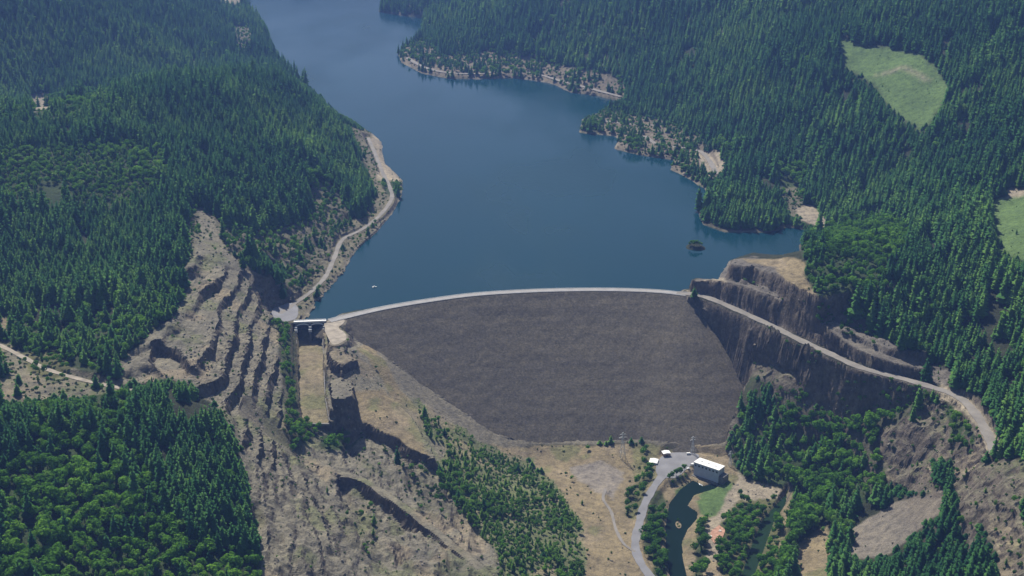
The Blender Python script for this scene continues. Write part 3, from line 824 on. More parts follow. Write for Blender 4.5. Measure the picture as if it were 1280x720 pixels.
# ---------------------------------------------------------------- water
def sheet(name, poly_w, z, mat, grow=0.0):
    bm = B()
    c = np.mean(poly_w, 0)
    vs = [bm.verts.new((p[0], p[1], z)) for p in poly_w]
    f = bm.faces.new(vs); bm.normal_update()
    if f.normal.z < 0: f.normal_flip()
    bmesh.ops.triangulate(bm, faces=[f])
    o = obj(name, bm, mat); tag(o, kind='structure'); return o

# lake: flat cells wherever the bed or the waterline lies
lk = (LAKE_SD > -16) & (cs_ * (cd < 250) >= 0) | (LAKE_SD > 6)
lk &= ~((cs_ < 0) & (cd < 60))
step = 1
cell = lk[:-1, :-1] & lk[1:, :-1] & lk[:-1, 1:] & lk[1:, 1:]
f = faces.reshape(ny - 1, nx - 1, 4)[cell]
used, inv = np.unique(f, return_inverse=True)
lv = np.stack([X.ravel()[used], Y.ravel()[used], np.zeros(len(used))], -1)
lake = obj('lake', mesh_np('lake', lv, inv.reshape(-1, 4)), M['lake']); tag(lake, kind='structure')
def grow(poly, d):
    c = np.mean(poly, 0); out = []
    n = len(poly)
    area = sum(poly[k][0] * poly[(k + 1) % n][1] - poly[(k + 1) % n][0] * poly[k][1] for k in range(n))
    s = 1 if area > 0 else -1
    for k in range(n):
        p0 = np.array(poly[k - 1]); p1 = np.array(poly[k]); p2 = np.array(poly[(k + 1) % n])
        t = (p2 - p0); t = t / (np.linalg.norm(t) + 1e-9)
        out.append(tuple(p1 + s * d * np.array((t[1], -t[0]))))
    return out
sheet('river', grow(RIVER_W, 2.5), RIVER_Z, M['river'])
sheet('outlet_channel_water', grow(POND_W, 2.0), POND_Z, M['pond'])

# ---------------------------------------------------------------- roads as strips
def strip(name, w, width, mat, lift):
    n = len(w); V_ = []; F = []
    for k in range(n):
        t = w[min(k + 1, n - 1)] - w[max(k - 1, 0)]
        t = t[:2] / (np.linalg.norm(t[:2]) + 1e-9); nrm = np.array((-t[1], t[0]))
        wob = width * 0.5 * (1 + 0.10 * math.sin(k * 0.7) + 0.06 * math.sin(k * 1.9))
        for s in (1, -1):
            p = w[k][:2] + nrm * s * wob
            V_.append((p[0], p[1], w[k][2] + lift))
        if k: F.append((2 * k - 2, 2 * k, 2 * k + 1, 2 * k - 1))
    me = mesh_np(name, V_, [fc[::-1] for fc in F])
    me.update()
    if me.polygons[0].normal.z < 0: me.flip_normals()
    o = obj(name, me, mat); tag(o, kind='structure'); return o
for name, w, width, label, mat, lift in ROADS:
    if mat: strip(name, w, width, M[mat], lift)
sheet('parking_yard', PARK, -137.5 + 0.21, M['asphalt'])
sheet('abutment_plaza', PLAZA, 6.0 + 0.21, M['asphalt'])
sheet('gate_yard', ABUT, 5.5 + 0.21, M['track'])

# ---------------------------------------------------------------- dam
dam = empty('dam', (float(CREST[len(CREST) // 2][0]), float(CREST[len(CREST) // 2][1]), 6.0))
tag(dam, 'broad dark grey rockfill dam with a pale curved crest holding back the lake', 'dam')
dl = Vector(dam.location)
def crest_frame(k):
    t = CREST[min(k + 1, len(CREST) - 1)] - CREST[max(k - 1, 0)]
    t = t[:2] / np.linalg.norm(t[:2])
    return t, np.array((t[1], -t[0]))      # tangent, downstream normal
ncr = len(CREST)
fs_ = bbox(FACE_POLY, 30)
fx, fy = X[fs_], Y[fs_]
fd, _, _ = segdist(fx, fy, FACE_POLY, True)
fin = inpoly(fx, fy, FACE_POLY) | (fd < 28)
zf_ = ZF[fs_] + fbm(fx, fy, 9, 3, 77) * 0.8 * (ZF[fs_] < 4)
VV = np.stack([fx, fy, zf_], -1).reshape(-1, 3)
i2 = np.arange(len(VV)).reshape(fx.shape)
fcell = fin[:-1, :-1] & fin[1:, :-1] & fin[:-1, 1:] & fin[1:, 1:] & (cd[fs_][:-1, :-1] > HALF - 1.0) & (cs_[fs_][:-1, :-1] < 0)
ff = np.stack([i2[:-1, :-1], i2[:-1, 1:], i2[1:, 1:], i2[1:, :-1]], -1)[fcell]
used, inv = np.unique(ff, return_inverse=True)
dme = mesh_np('rockfill_face', VV[used] - np.array(dl), inv.reshape(-1, 4))
obj('rockfill_face', dme, M['rockfill'], dam)
# upstream face
VV = []
for r_ in np.arange(0, 9) * 7.0:
    for k in range(ncr):
        t, nn = crest_frame(k)
        p = CREST[k][:2] - nn * (HALF + r_)
        VV.append((p[0], p[1], 6 - r_ / 1.7))
VV = np.array(VV); VV[:, 2] += fbm(VV[:, 0], VV[:, 1], 9, 3, 78) * 0.8 * (VV[:, 2] < 5)
i2 = np.arange(len(VV)).reshape(9, ncr)
ff = np.stack([i2[:-1, :-1], i2[:-1, 1:], i2[1:, 1:], i2[1:, :-1]], -1).reshape(-1, 4)
dme = mesh_np('upstream_face', VV - np.array(dl), ff); dme.update()
if dme.polygons[0].normal.z < 0: dme.flip_normals()
obj('upstream_face', dme, M['rockfill'], dam)
VV = []
for s in (1, -1):
    for k in range(ncr):
        t, nn = crest_frame(k)
        p = CREST[k][:2] + nn * s * (HALF + 0.6); VV.append((p[0], p[1], 6.05))
i2 = np.arange(len(VV)).reshape(2, ncr)
ff = np.stack([i2[0, :-1], i2[1, :-1], i2[1, 1:], i2[0, 1:]], -1)
dme = mesh_np('crest_road', np.array(VV) - np.array(dl), ff); dme.update()
if dme.polygons[0].normal.z < 0: dme.flip_normals()
obj('crest_road', dme, M['crest'], dam)
for s in (1, -1):
    bm = B(); prev = None
    for k in range(0, ncr, 2):
        t, nn = crest_frame(k)
        p = CREST[k][:2] + nn * s * (HALF - 0.3)
        q = Vector((p[0], p[1], 6.05)) - dl
        add_box(bm, -0.12, 0.12, -0.12, 0.12, 0, 0.9, mat=Matrix.Translation(q))
        if prev is not None: add_bar(bm, prev + Vector((0, 0, 0.72)), q + Vector((0, 0, 0.72)), 0.16)
        prev = q
    obj('guard_rail', bm, M['steel'], dam)

# ---------------------------------------------------------------- spillway
pL = Vector((*W(369, 404, 6), 6)); pR = Vector((*W(406, 402.5, 6), 6))
mid = (pL + pR) / 2; span = (pR - pL).length; ang = math.atan2(pR.y - pL.y, pR.x - pL.x)
sp = empty('spillway', (mid.x, mid.y, 6.0), ang)
tag(sp, 'concrete spillway with two dark gates under a white bridge and a long earthy chute', 'spillway')
hs = span / 2
bm = B(); add_box(bm, -hs - 2, hs + 2, -1.5, 5.5, 0.2, 1.5, 0.1)
add_box(bm, -hs - 2, hs + 2, -1.75, -1.52, 1.2, 2.6); add_box(bm, -hs - 2, hs + 2, 5.52, 5.75, 1.2, 2.6)
obj('bridge_deck', bm, M['white_paint'], sp)
bays = [(-hs + 2.2, -1.3), (1.3, hs - 2.2)]
for xc, wd in ((-hs + 1.0, 2.2), (0.0, 2.6), (hs - 1.0, 2.2)):
    bm = B()
    prof = [(5.5, 0.15), (-1.6, 0.15), (-7.0, -5.5), (-11.0, -12.0), (-11.0, -24.0), (5.5, -24.0)]
    vs = [[bm.verts.new((xc + sx * wd / 2, y, z)) for y, z in prof] for sx in (-1, 1)]
    bm.faces.new(vs[0][::-1]); bm.faces.new(vs[1])
    for k in range(len(prof)):
        q = (k + 1) % len(prof)
        bm.faces.new((vs[0][k], vs[0][q], vs[1][q], vs[1][k]))
    bmesh.ops.recalc_face_normals(bm, faces=bm.faces)
    pier = obj('pier', bm, M['concrete_dark'], sp)
    bm = B(); add_box(bm, xc - wd / 2 - 0.9, xc + wd / 2 + 0.9, -9.6, -6.6, -10.5, -6.2, 0.4)
    add_box(bm, xc - wd / 2 - 0.55, xc + wd / 2 + 0.55, -6.9, -5.2, -6.8, -3.4, 0.3)
    obj('trunnion_block', bm, M['white_paint'], pier)
for x0, x1 in bays:
    bm = B(); n_ = 10
    rows_ = []
    for k in range(n_ + 1):
        a_ = R(-38 + 66 * k / n_)
        yy = -9.0 + 12.5 * math.cos(a_); zz_ = -9.5 + 12.5 * math.sin(a_)
        rows_.append([bm.verts.new((x, yy, min(zz_, -0.4))) for x in (x0 + 0.1, x1 - 0.1)])
    for k in range(n_): bm.faces.new((rows_[k][0], rows_[k][1], rows_[k + 1][1], rows_[k + 1][0]))
    for k in (2, 5, 8):
        add_bar(bm, rows_[k][0].co + Vector((0, -0.3, 0)), rows_[k][1].co + Vector((0, -0.3, 0)), 0.35)
    gate = obj('gate', bm, M['gate_steel'], sp)
    for xx in (x0 + 1.2, x1 - 1.2):
        bm = B()
        for k in (2, 7): add_bar(bm, (xx, -8.2, -8.6), (xx, -9.0 + 12.2 * math.cos(R(-38 + 6.6 * k)), -9.5 + 12.2 * math.sin(R(-38 + 6.6 * k))), 0.35)
        obj('gate_arm', bm, M['gate_steel'], gate)
    # arched fascia below the deck over each bay
    bm = B(); n_ = 12; prev = None
    for k in range(n_ + 1):
        t = k / n_; x = x0 + (x1 - x0) * t; z = -1.5 - 1.9 * (abs(2 * t - 1) ** 2.5)
        v4 = [bm.verts.new((x, y, z2)) for y, z2 in ((-2.8, z), (-2.8, z + 1.4), (-1.9, z + 1.4), (-1.9, z))]
        if prev:
            for q in range(4): bm.faces.new((prev[q], prev[(q + 1) % 4], v4[(q + 1) % 4], v4[q]))
        prev = v4
    bmesh.ops.recalc_face_normals(bm, faces=bm.faces)
    obj('hoist_beam', bm, M['white_paint'], sp)
spm = Matrix.Translation(Vector((mid.x, mid.y, 6.0))) @ Matrix.Rotation(ang, 4, 'Z')
inv_sp = spm.inverted()
for side, pts in ((-1, CH_L), (1, CH_R)):
    w = catmull([np.array(p) for p in pts], 6.0)
    bm = B(); prev = None
    for k, p in enumerate(w):
        t = w[min(k + 1, len(w) - 1)] - w[max(k - 1, 0)]; nn = np.array((-t[1], t[0])) / np.linalg.norm(t[:2]) * 0.6
        h = 9.0 - 4.5 * k / len(w)
        v4 = []
        for s in (-1, 1):
            for zz_ in (p[2] - 3, p[2] + h): v4.append(bm.verts.new(inv_sp @ Vector((p[0] + nn[0] * s, p[1] + nn[1] * s, zz_))))
        v4 = [v4[0], v4[1], v4[3], v4[2]]
        if prev:
            for q in range(4): bm.faces.new((prev[q], prev[(q + 1) % 4], v4[(q + 1) % 4], v4[q]))
        else: bm.faces.new(v4)
        prev = v4
    bm.faces.new(prev[::-1])
    bmesh.ops.recalc_face_normals(bm, faces=bm.faces)
    obj('chute_wall', bm, M['concrete_dark'], sp)
bm = B()
pa = np.array(CH_L[-1]); pb = np.array(CH_R[-1])
add_bar(bm, inv_sp @ Vector(pa) + Vector((0, 0, -0.6)), inv_sp @ Vector(pb) + Vector((0, 0, -0.6)), 1.3)
obj('end_sill', bm, M['concrete_dark'], sp)

# ---------------------------------------------------------------- powerhouse
RZ = -124.5
A_ = Vector((*W(867.6, 577.2, RZ), 0)); B_ = Vector((*W(898.5, 587.6, RZ), 0)); D_ = Vector((*W(873.9, 571.8, RZ), 0))
ux = (B_ - A_); LEN = ux.length; ux.normalize(); uy = Vector((-ux.y, ux.x, 0)); WID = max(11.0, (D_ - A_).dot(uy))
print('powerhouse', LEN, WID)
ph = empty('powerhouse', (A_.x, A_.y, -138.0), math.atan2(ux.y, ux.x))
tag(ph, 'blue-grey powerhouse with a flat white roof standing over the river at the dam toe', 'building')
HH = RZ + 138.0
bm = B(); add_box(bm, 0, LEN, 0, WID, -9, HH - 0.9); obj('wall', bm, M['wall_grey'], ph)
bm = B(); add_box(bm, -0.5, LEN + 0.5, -0.5, WID + 0.5, HH - 0.9, HH, 0.08)
roof = obj('roof', bm, M['roof_white'], ph)
for k in range(3):
    bm = B(); add_box(bm, LEN * (0.2 + 0.28 * k) - 0.8, LEN * (0.2 + 0.28 * k) + 0.8, WID * 0.5 - 0.8, WID * 0.5 + 0.8, HH + 0.003, HH + 0.9, 0.1)
    obj('roof_vent', bm, M['roof_white'], roof)
for k in range(7):
    xc = LEN * (k + 0.5) / 7
    bm = B()
    for xx in (xc - 1.1, xc + 1.1): add_box(bm, xx - 0.1, xx + 0.1, -0.14, -0.003, 8.5, 10.5)
    for zz_ in (8.4, 9.5, 10.6): add_box(bm, xc - 1.2, xc + 1.2, -0.16, -0.004, zz_ - 0.1, zz_ + 0.1)
    w_ = obj('window', bm, M['concrete_dark'], ph)
    bm = B(); add_box(bm, xc - 1.0, xc + 1.0, -0.06, -0.002, 8.5, 10.5); obj('pane', bm, M['glass'], w_)
bm = B(); add_box(bm, -0.18, -0.003, 3, 7.5, 0, 5.5); obj('door', bm, M['concrete_dark'], ph)
bm = B(); add_box(bm, -1, LEN + 1, -3.5, -0.005, -9, -4.8, 0.1); obj('draft_tube_deck', bm, M['concrete_dark'], ph)
bm = B(); add_box(bm, LEN + 0.004, LEN + 7, 0.5, WID - 1, -6, 5.0); obj('annex', bm, M['concrete_dark'], ph)

def shed(name, u, v, w, l, h, rot, wallmat, label, over=0.5, rise=0.8):
    x, y, _ = hit(u, v); z = float(zat(x, y)) + 0.2
    t = empty(name, (x, y, z), rot); tag(t, label, 'shed')
    bm = B(); add_box(bm, -w / 2, w / 2, -l / 2, l / 2, -0.6, h); obj('wall', bm, wallmat, t)
    bm = B()
    prof = [(-w / 2 - over, h + 0.003), (w / 2 + over, h + 0.003), (w / 2 + over, h + 0.35), (0, h + 0.35 + rise), (-w / 2 - over, h + 0.35)]
    vs = [[bm.verts.new((px, sy * (l / 2 + over), pz)) for px, pz in prof] for sy in (-1, 1)]
    bm.faces.new(vs[0]); bm.faces.new(vs[1][::-1])
    for k in range(5): bm.faces.new((vs[0][(k + 1) % 5], vs[0][k], vs[1][k], vs[1][(k + 1) % 5]))
    bmesh.ops.recalc_face_normals(bm, faces=bm.faces)
    obj('roof', bm, M['roof_white'], t)
    bm = B(); add_box(bm, -1.2, 1.2, -l / 2 - 0.1, -l / 2 - 0.003, 0, 2.4); obj('door', bm, M['dark'], t)
    return t
shed('storage_shed', 817, 580, 10, 12, 3.8, R(-14), M['wall_grey'], 'small shed with a plain white roof at the edge of the parking yard')
shed('storage_shed', 832.5, 570, 9.5, 8, 4.6, R(12), M['brown_wall'], 'small brown-walled shed with a white roof beside the dam toe')

# ---------------------------------------------------------------- vehicles
def vehicle(name, u, v, rot, label, cat, van):
    x, y, _ = hit(u, v)
    t = empty(name, (x, y, -137.27), rot); tag(t, label, cat)
    bm = B()
    if van:
        prof = [(-3.0, 0.55), (3.0, 0.55), (3.0, 1.3), (2.4, 1.45), (1.7, 2.6), (-2.9, 2.7), (-3.0, 2.5)]
        wd = 1.05
    else:
        prof = [(-2.3, 0.4), (2.3, 0.4), (2.3, 0.85), (1.2, 1.0), (0.5, 1.5), (-1.3, 1.55), (-2.2, 1.0)]
        wd = 0.88
    vs = [[bm.verts.new((px, s * wd, pz)) for px, pz in prof] for s in (-1, 1)]
    bm.faces.new(vs[0]); bm.faces.new(vs[1][::-1]); n_ = len(prof)
    for k in range(n_): bm.faces.new((vs[0][(k + 1) % n_], vs[0][k], vs[1][k], vs[1][(k + 1) % n_]))
    bmesh.ops.recalc_face_normals(bm, faces=bm.faces)
    obj('body', bm, M['white_paint'], t)
    for sx in (-1, 1):
        for sy in (-1, 1):
            bm = B(); add_cyl(bm, (sx * (1.9 if van else 1.4), sy * (wd - 0.02), 0.4), 0.4 if van else 0.34, 0.3, 'Y'); obj('wheel', bm, M['tyre'], t)
    bm = B()
    if van: add_box(bm, -0.55, 0.55, -wd + 0.1, wd - 0.1, -0.02, 0.03, mat=Matrix.Translation((2.10, 0, 2.03)) @ Matrix.Rotation(R(59), 4, 'Y'))
    else: add_box(bm, -0.36, 0.36, -wd + 0.1, wd - 0.1, -0.02, 0.03, mat=Matrix.Translation((0.88, 0, 1.26)) @ Matrix.Rotation(R(35), 4, 'Y'))
    obj('windscreen', bm, M['glass'], t)
vehicle('parked_van', 865.8, 582.3, R(35), 'white van parked against the end of the powerhouse', 'van', True)
vehicle('parked_car', 860.6, 586.8, R(28), 'small white car parked nearest the river at the yard edge', 'car', False)
vehicle('parked_van', 861, 568.5, R(8), 'white van parked at the foot of the steel pylon', 'van', True)

# ---------------------------------------------------------------- pylons
def pylon(u, v, h, label, arms=2):
    x, y, z = hit(u, v)
    t = empty('transmission_pylon', (x, y, z - 0.3), R(15)); tag(t, label, 'pylon')
    w0, w1 = h * 0.10, h * 0.018
    bm = B(); lv = [0, 0.22, 0.42, 0.6, 0.76, 0.9, 1.0]
    def c(k, f): 
        w = w0 + (w1 - w0) * min(f / 0.8, 1.0); sx, sy = ((-1, -1), (1, -1), (1, 1), (-1, 1))[k % 4]
        return Vector((sx * w, sy * w, f * h))
    for a_, b_ in zip(lv[:-1], lv[1:]):
        for k in range(4):
            add_bar(bm, c(k, a_), c(k, b_), 0.14)
            add_bar(bm, c(k, a_), c(k + 1, b_), 0.08); add_bar(bm, c(k + 1, a_), c(k, b_), 0.08)
            add_bar(bm, c(k, b_), c(k + 1, b_), 0.08)
    obj('lattice_tower', bm, M['steel'], t)
    for q in range(arms):
        f = (0.8, 0.93)[q]; bm = B(); L = h * (0.16 if q == 0 else 0.12)
        add_bar(bm, (-L, 0, f * h), (L, 0, f * h), 0.13)
        add_bar(bm, (-L, 0, f * h), (0, 0, (f + 0.06) * h), 0.09); add_bar(bm, (L, 0, f * h), (0, 0, (f + 0.06) * h), 0.09)
        for sx in (-1, 1): add_cyl(bm, (sx * L * 0.95, 0, f * h - 0.8), 0.14, 1.5, seg=8)
        obj('cross_arm', bm, M['steel'], t)
pylon(865.5, 567.5, 25, 'grey lattice pylon rising behind the powerhouse yard')
pylon(778, 572, 36, 'grey lattice pylon standing on the dry grass at the dam toe')
pylon(912.5, 583, 22, 'grey lattice pylon just beyond the river end of the powerhouse')

# ---------------------------------------------------------------- boat, rubble pad, white water
bx, by = W(468, 359, 0.0)
bt = empty('motor_boat', (float(bx), float(by), 0.0), R(20)); tag(bt, 'tiny white motor boat alone on the lake near the dam', 'boat')
bm = B()
st_ = [(-3.2, 1.1), (0, 1.25), (2.0, 0.95), (3.8, 0.05)]
lo_ = [bm.verts.new((x, s * w * 0.7, -0.2)) for x, w in st_ for s in (-1, 1)]
hi_ = [bm.verts.new((x, s * w, 0.8)) for x, w in st_ for s in (-1, 1)]
for k in range(3):
    for a_, b_ in ((0, 0), (1, 1)): bm.faces.new((lo_[2 * k + a_], lo_[2 * k + 2 + a_], hi_[2 * k + 2 + a_], hi_[2 * k + a_]))
    bm.faces.new((hi_[2 * k], hi_[2 * k + 1], hi_[2 * k + 3], hi_[2 * k + 2])); bm.faces.new((lo_[2 * k], lo_[2 * k + 1], lo_[2 * k + 3], lo_[2 * k + 2]))
bm.faces.new((lo_[0], lo_[1], hi_[1], hi_[0])); bm.faces.new((lo_[6], lo_[7], hi_[7], hi_[6]))
bmesh.ops.recalc_face_normals(bm, faces=bm.faces)
obj('hull', bm, M['white_paint'], bt)
bm = B(); add_box(bm, -1.2, 1.0, -0.8, 0.8, 0.8, 1.9, 0.15); obj('cabin', bm, M['white_paint'], bt)
bm = B(); add_box(bm, -3.7, -3.2, -0.3, 0.3, 0.1, 1.3, 0.08); obj('outboard_motor', bm, M['dark'], bt)

def rock_mesh(seed, r=1.0, sub=2):
    bm = B(); bmesh.ops.create_icosphere(bm, subdivisions=sub, radius=r)
    rr = np.random.default_rng(seed); k = rr.normal(size=(5, 3))
    for v in bm.verts:
        c = np.array(v.co); v.co *= 1 + 0.22 * sum(math.sin(2.1 * float(c @ q) / r + i) for i, q in enumerate(k)) / 2.2
        v.co.z *= 0.7
    for f in bm.faces: f.smooth = False
    return bm
PAD = [(889,664),(899,657),(907,663),(902,676),(893,680),(887,672)]
padw = [(float(a), float(b)) for a, b in (W(u, v, -141) for u, v in PAD)]
pc = np.mean(padw, 0); padz = float(max(zat(p[0], p[1]) for p in padw))
sheet('gravel_pad', padw, padz + 0.3, M['red_gravel'])
for u, v, r_, lb in ((887.5, 671, 2.6, 'large white boulder heap at the river side of the red gravel pad'), (896.5, 677, 2.3, 'white boulder at the near corner of the red gravel pad'), (900, 664, 1.6, 'small white boulder on the far edge of the red gravel pad')):
    x, y = W(u, v, padz); o = obj('boulder', rock_mesh(int(u), r_), M['pale_rock'], None, (float(x), float(y), padz + 0.5)); tag(o, lb, 'boulder')
def foam(u, v, rx, ry, z, seed, sz=1.0):
    x, y = W(u, v, z); bm = B(); rr = random.Random(seed)
    for k in range(26):
        a_ = rr.uniform(0, 6.28); d_ = rr.random() ** 0.5
        bmesh.ops.create_icosphere(bm, subdivisions=1, radius=rr.uniform(0.4, 1.3) * sz, matrix=Matrix.Translation((rx * d_ * math.cos(a_), ry * d_ * math.sin(a_), 0.0)) @ Matrix.Diagonal((1, 1.3, 0.35, 1)))
    o = obj('white_water', bm, M['foam'], None, (float(x), float(y), z + 0.05)); tag(o, kind='stuff'); return o
foam(878, 604, 4.5, 7, RIVER_Z, 1)

# ---------------------------------------------------------------- trees
def conifer_crown(seed, H=30.0, RAD=4.3, levels=19, per=8, wide=0.42, d0=0.12, d1=0.38, core=0.42):
    r = np.random.default_rng(seed); V_, F = [], []
    for L in range(levels):
        t = (L + r.uniform(-0.3, 0.3)) / levels; t = min(max(t, 0), 0.985)
        h = H * (0.07 + 0.93 * t)
        rad = RAD * ((1 - t) ** 0.85) * (0.55 + 0.45 * min(1, (t + 0.04) / 0.15)) + 0.25
        a0 = r.uniform(0, 6.28); rad *= r.uniform(0.78, 1.18)
        for k in range(per if t < 0.8 else per - 3):
            if r.random() < 0.08: continue
            a = a0 + 6.283 * k / per + r.uniform(-0.3, 0.3)
            ln = rad * r.uniform(0.6, 1.2); w = ln * wide * r.uniform(0.7, 1.2) + 0.2
            dr = ln * r.uniform(d0, d1); up = 0.10 * ln
            ca, sa = math.cos(a), math.sin(a); n0 = len(V_)
            V_ += [(0.1 * ca, 0.1 * sa, h + up), (0.55 * ln * ca - w * sa, 0.55 * ln * sa + w * ca, h - 0.55 * dr - 0.25 * w),
                   (ln * ca, ln * sa, h - dr), (0.55 * ln * ca + w * sa, 0.55 * ln * sa - w * ca, h - 0.55 * dr - 0.25 * w),
                   (0.5 * ln * ca, 0.5 * ln * sa, h - 0.3 * dr + 0.1 * ln)]
            F += [(n0, n0 + 4, n0 + 1), (n0 + 1, n0 + 4, n0 + 2), (n0 + 4, n0 + 3, n0 + 2), (n0, n0 + 3, n0 + 4)]
    n0 = len(V_); m = 7
    for k in range(m):
        a = 6.283 * k / m; V_.append((RAD * core * math.cos(a), RAD * core * math.sin(a), H * 0.08))
    V_.append((0, 0, H * 0.97))
    for k in range(m): F.append((n0 + k, n0 + (k + 1) % m, n0 + m))
    return mesh_np('crown', V_, F)

def leaf_crown(seed, H=12.0, RX=4.2, lobes=11, per=46, size=0.75, z0=0.2):
    r = np.random.default_rng(seed); V_, F = [], []
    for L in range(lobes):
        d = r.normal(size=3); d /= np.linalg.norm(d); q = r.uniform(0.25, 0.72)
        c = np.array((d[0] * RX * q, d[1] * RX * q, H * (z0 + 0.42) + d[2] * H * 0.36 * q + 0.0))
        lr = RX * r.uniform(0.34, 0.5)
        for k in range(per):
            n = r.normal(size=3); n /= np.linalg.norm(n)
            p = c + n * lr * r.uniform(0.75, 1.08) * np.array((1, 1, 0.85))
            t1 = np.cross(n + r.normal(size=3) * 0.5, r.normal(size=3)); t1 /= np.linalg.norm(t1) + 1e-6; t2 = np.cross(n, t1)
            s = size * r.uniform(0.6, 1.25); n0 = len(V_)
            V_ += [tuple(p + s * (t1 + 0.2 * n)), tuple(p + s * t2 * 0.8), tuple(p - s * (t1 - 0.1 * n)), tuple(p - s * t2 * 0.8)]
            F.append((n0, n0 + 1, n0 + 2, n0 + 3))
    return mesh_np('crown', V_, F)

def trunk_mesh(H, r0, limbs, seed):
    bm = B(); add_cyl(bm, (0, 0, H / 2), r0, H, seg=7, r2=r0 * 0.25)
    rr = random.Random(seed)
    for k in range(limbs):
        a_ = rr.uniform(0, 6.28); z_ = H * rr.uniform(0.35, 0.75); L = H * 0.28
        add_bar(bm, (0, 0, z_), (L * math.cos(a_), L * math.sin(a_), z_ + L * 0.7), r0 * 0.25)
    me = bpy.data.meshes.new('trunk'); bm.to_mesh(me); bm.free(); return me

PROTO = {}
PROTO['conifer'] = [(conifer_crown(k, 30, 6.3 + 0.9 * (k % 2), 13 + k % 3, 7, 0.55), trunk_mesh(28, 0.42, 0, k), 30.0) for k in range(4)]
PROTO['young'] = [(leaf_crown(60 + k, 12, 2.5, 8, 40, 0.7, 0.12), trunk_mesh(10, 0.2, 3, k), 12.0) for k in range(2)] + [(conifer_crown(20 + k, 12, 2.7 + 0.4 * k, 11, 8, 0.6, 0.0, 0.2, 0.2), trunk_mesh(11, 0.2, 0, k), 12.0) for k in range(1)]
PROTO['broad'] = [(leaf_crown(30 + k, 12, 4.0 + 0.4 * (k % 2)), trunk_mesh(9, 0.3, 5, k), 12.0) for k in range(4)]
PROTO['shrub'] = [(leaf_crown(40 + k, 3.0, 2.0, 5, 26, 0.5, 0.05), None, 3.0) for k in range(3)]
M['young'] = foliage_mat('young_conifer_needles', [(0.11, 0.23, 0.045), (0.165, 0.32, 0.065), (0.24, 0.40, 0.09)], 0.012, 0.6)
MATK = {'conifer': 'conifer', 'young': 'young', 'broad': 'broadleaf', 'shrub': 'shrub'}
for kd, lst in PROTO.items():
    for c_, t_, h_ in lst:
        c_.materials.append(M[MATK[kd]])
        if t_: t_.materials.append(M['bark'])

#            conifer young broad shrub   heights conifer, young, broad, shrub
SPEC = {'conifer': ((.84, .06, .06, 0), (28.5, 16, 14, 3)), 'young': ((.05, .42, .48, 0), (20, 13, 12, 3)), 'mixed': ((.36, .16, .34, .04), (27, 16, 15, 3)),
        'broad': ((.04, .12, .60, .04), (24, 14, 16, 3)), 'scrub': ((.03, .06, .11, .34), (17, 10, 8, 3)), 'rock': ((0, .012, .022, .20), (12, 7, 5, 2.2)),
        'dry': ((.002, .006, .006, .05), (14, 8, 7, 2.2)), 'sapling': ((.008, .58, .18, .18), (13, 10.5, 8, 2.8)), 'meadow': ((0, .004, .0, .05), (12, 7, 6, 1.6)),
        'scree': ((0, .004, 0, .02), (12, 7, 6, 2)), 'cliff': ((.004, .02, .03, .20), (9, 7, 5, 2.4)), 'sand': ((0, .004, .004, .03), (12, 8, 6, 2)),
        'dirt': ((0, 0, 0, .01), (12, 8, 6, 2)), 'yard': ((0, 0, 0, 0), (1, 1, 1, 1)), 'chute': ((0, 0, 0, .012), (1, 1, 1, 1.3)), 'rough': ((0, 0, 0, .03), (1, 1, 1, 2)), 'bank': ((0, .10, .66, .22), (13, 10, 11, 3)),
        'thicket': ((0, .06, .90, .04), (13, 10, 11.5, 3)), 'shorewood': ((.24, .10, .30, .25), (18, 12, 10, 3)), 'shore': ((.02, .08, .22, .40), (14, 8, 6.5, 2.8)), 'brush': ((.04, .10, .30, .34), (18, 11, 9, 3.2))}
KINDS4 = ('conifer', 'young', 'broad', 'shrub')
px_, py_, sp_ = [], [], []
for y0, y1, s in ((1000, 2300, 7.4), (2300, 3200, 8.2), (3200, 5600, 9.6)):
    ys = np.arange(y0, y1, s)
    for yy in ys:
        half = 0.39 * yy + 40
        xs = np.arange(-half, half, s)
        px_.append(xs + RNG.uniform(-0.46, 0.46, len(xs)) * s); py_.append(np.full(len(xs), yy) + RNG.uniform(-0.46, 0.46, len(xs)) * s); sp_.append(np.full(len(xs), s))
sapl = [W(u, v, z) for u, v, z in ((515,500,-70),(600,545,-110),(680,580,-135),(745,690,-138),(745,730,-138),(600,730,-92),(540,620,-80))]
ex = RNG.uniform(min(p[0] for p in sapl) - 20, max(p[0] for p in sapl) + 20, 4200); ey = RNG.uniform(min(p[1] for p in sapl) - 20, max(p[1] for p in sapl) + 20, 4200)
ek = classify(ex, ey, zat(ex, ey), np.ones(len(ex), bool)) == CI['sapling']
ek &= fbm(ex, ey, 42, 3, 191) > -0.08
px_.append(ex[ek]); py_.append(ey[ek]); sp_.append(np.full(int(ek.sum()), 5.0))
qx = RNG.uniform(230, 560, 40000); qy = RNG.uniform(1380, 1900, 40000)
qs_ = np.hypot((zat(qx + 1.5, qy) - zat(qx - 1.5, qy)) / 3, (zat(qx, qy + 1.5) - zat(qx, qy - 1.5)) / 3)
qk = (qs_ > 1.2) & (classify(qx, qy, zat(qx, qy), np.ones(len(qx), bool)) == CI['cliff']) & (RNG.random(40000) < 0.24 * np.clip(0.8 + 2 * fbm(qx, qy, 40, 2, 207), 0, 2))
px_.append(qx[qk]); py_.append(qy[qk]); sp_.append(np.full(int(qk.sum()), 2.0))
tx, ty, ts = map(np.concatenate, (px_, py_, sp_))
tz = zat(tx, ty)
sd_ = zat(tx, ty, LAKE_SD)
keep = ~((sd_ > -1.5))
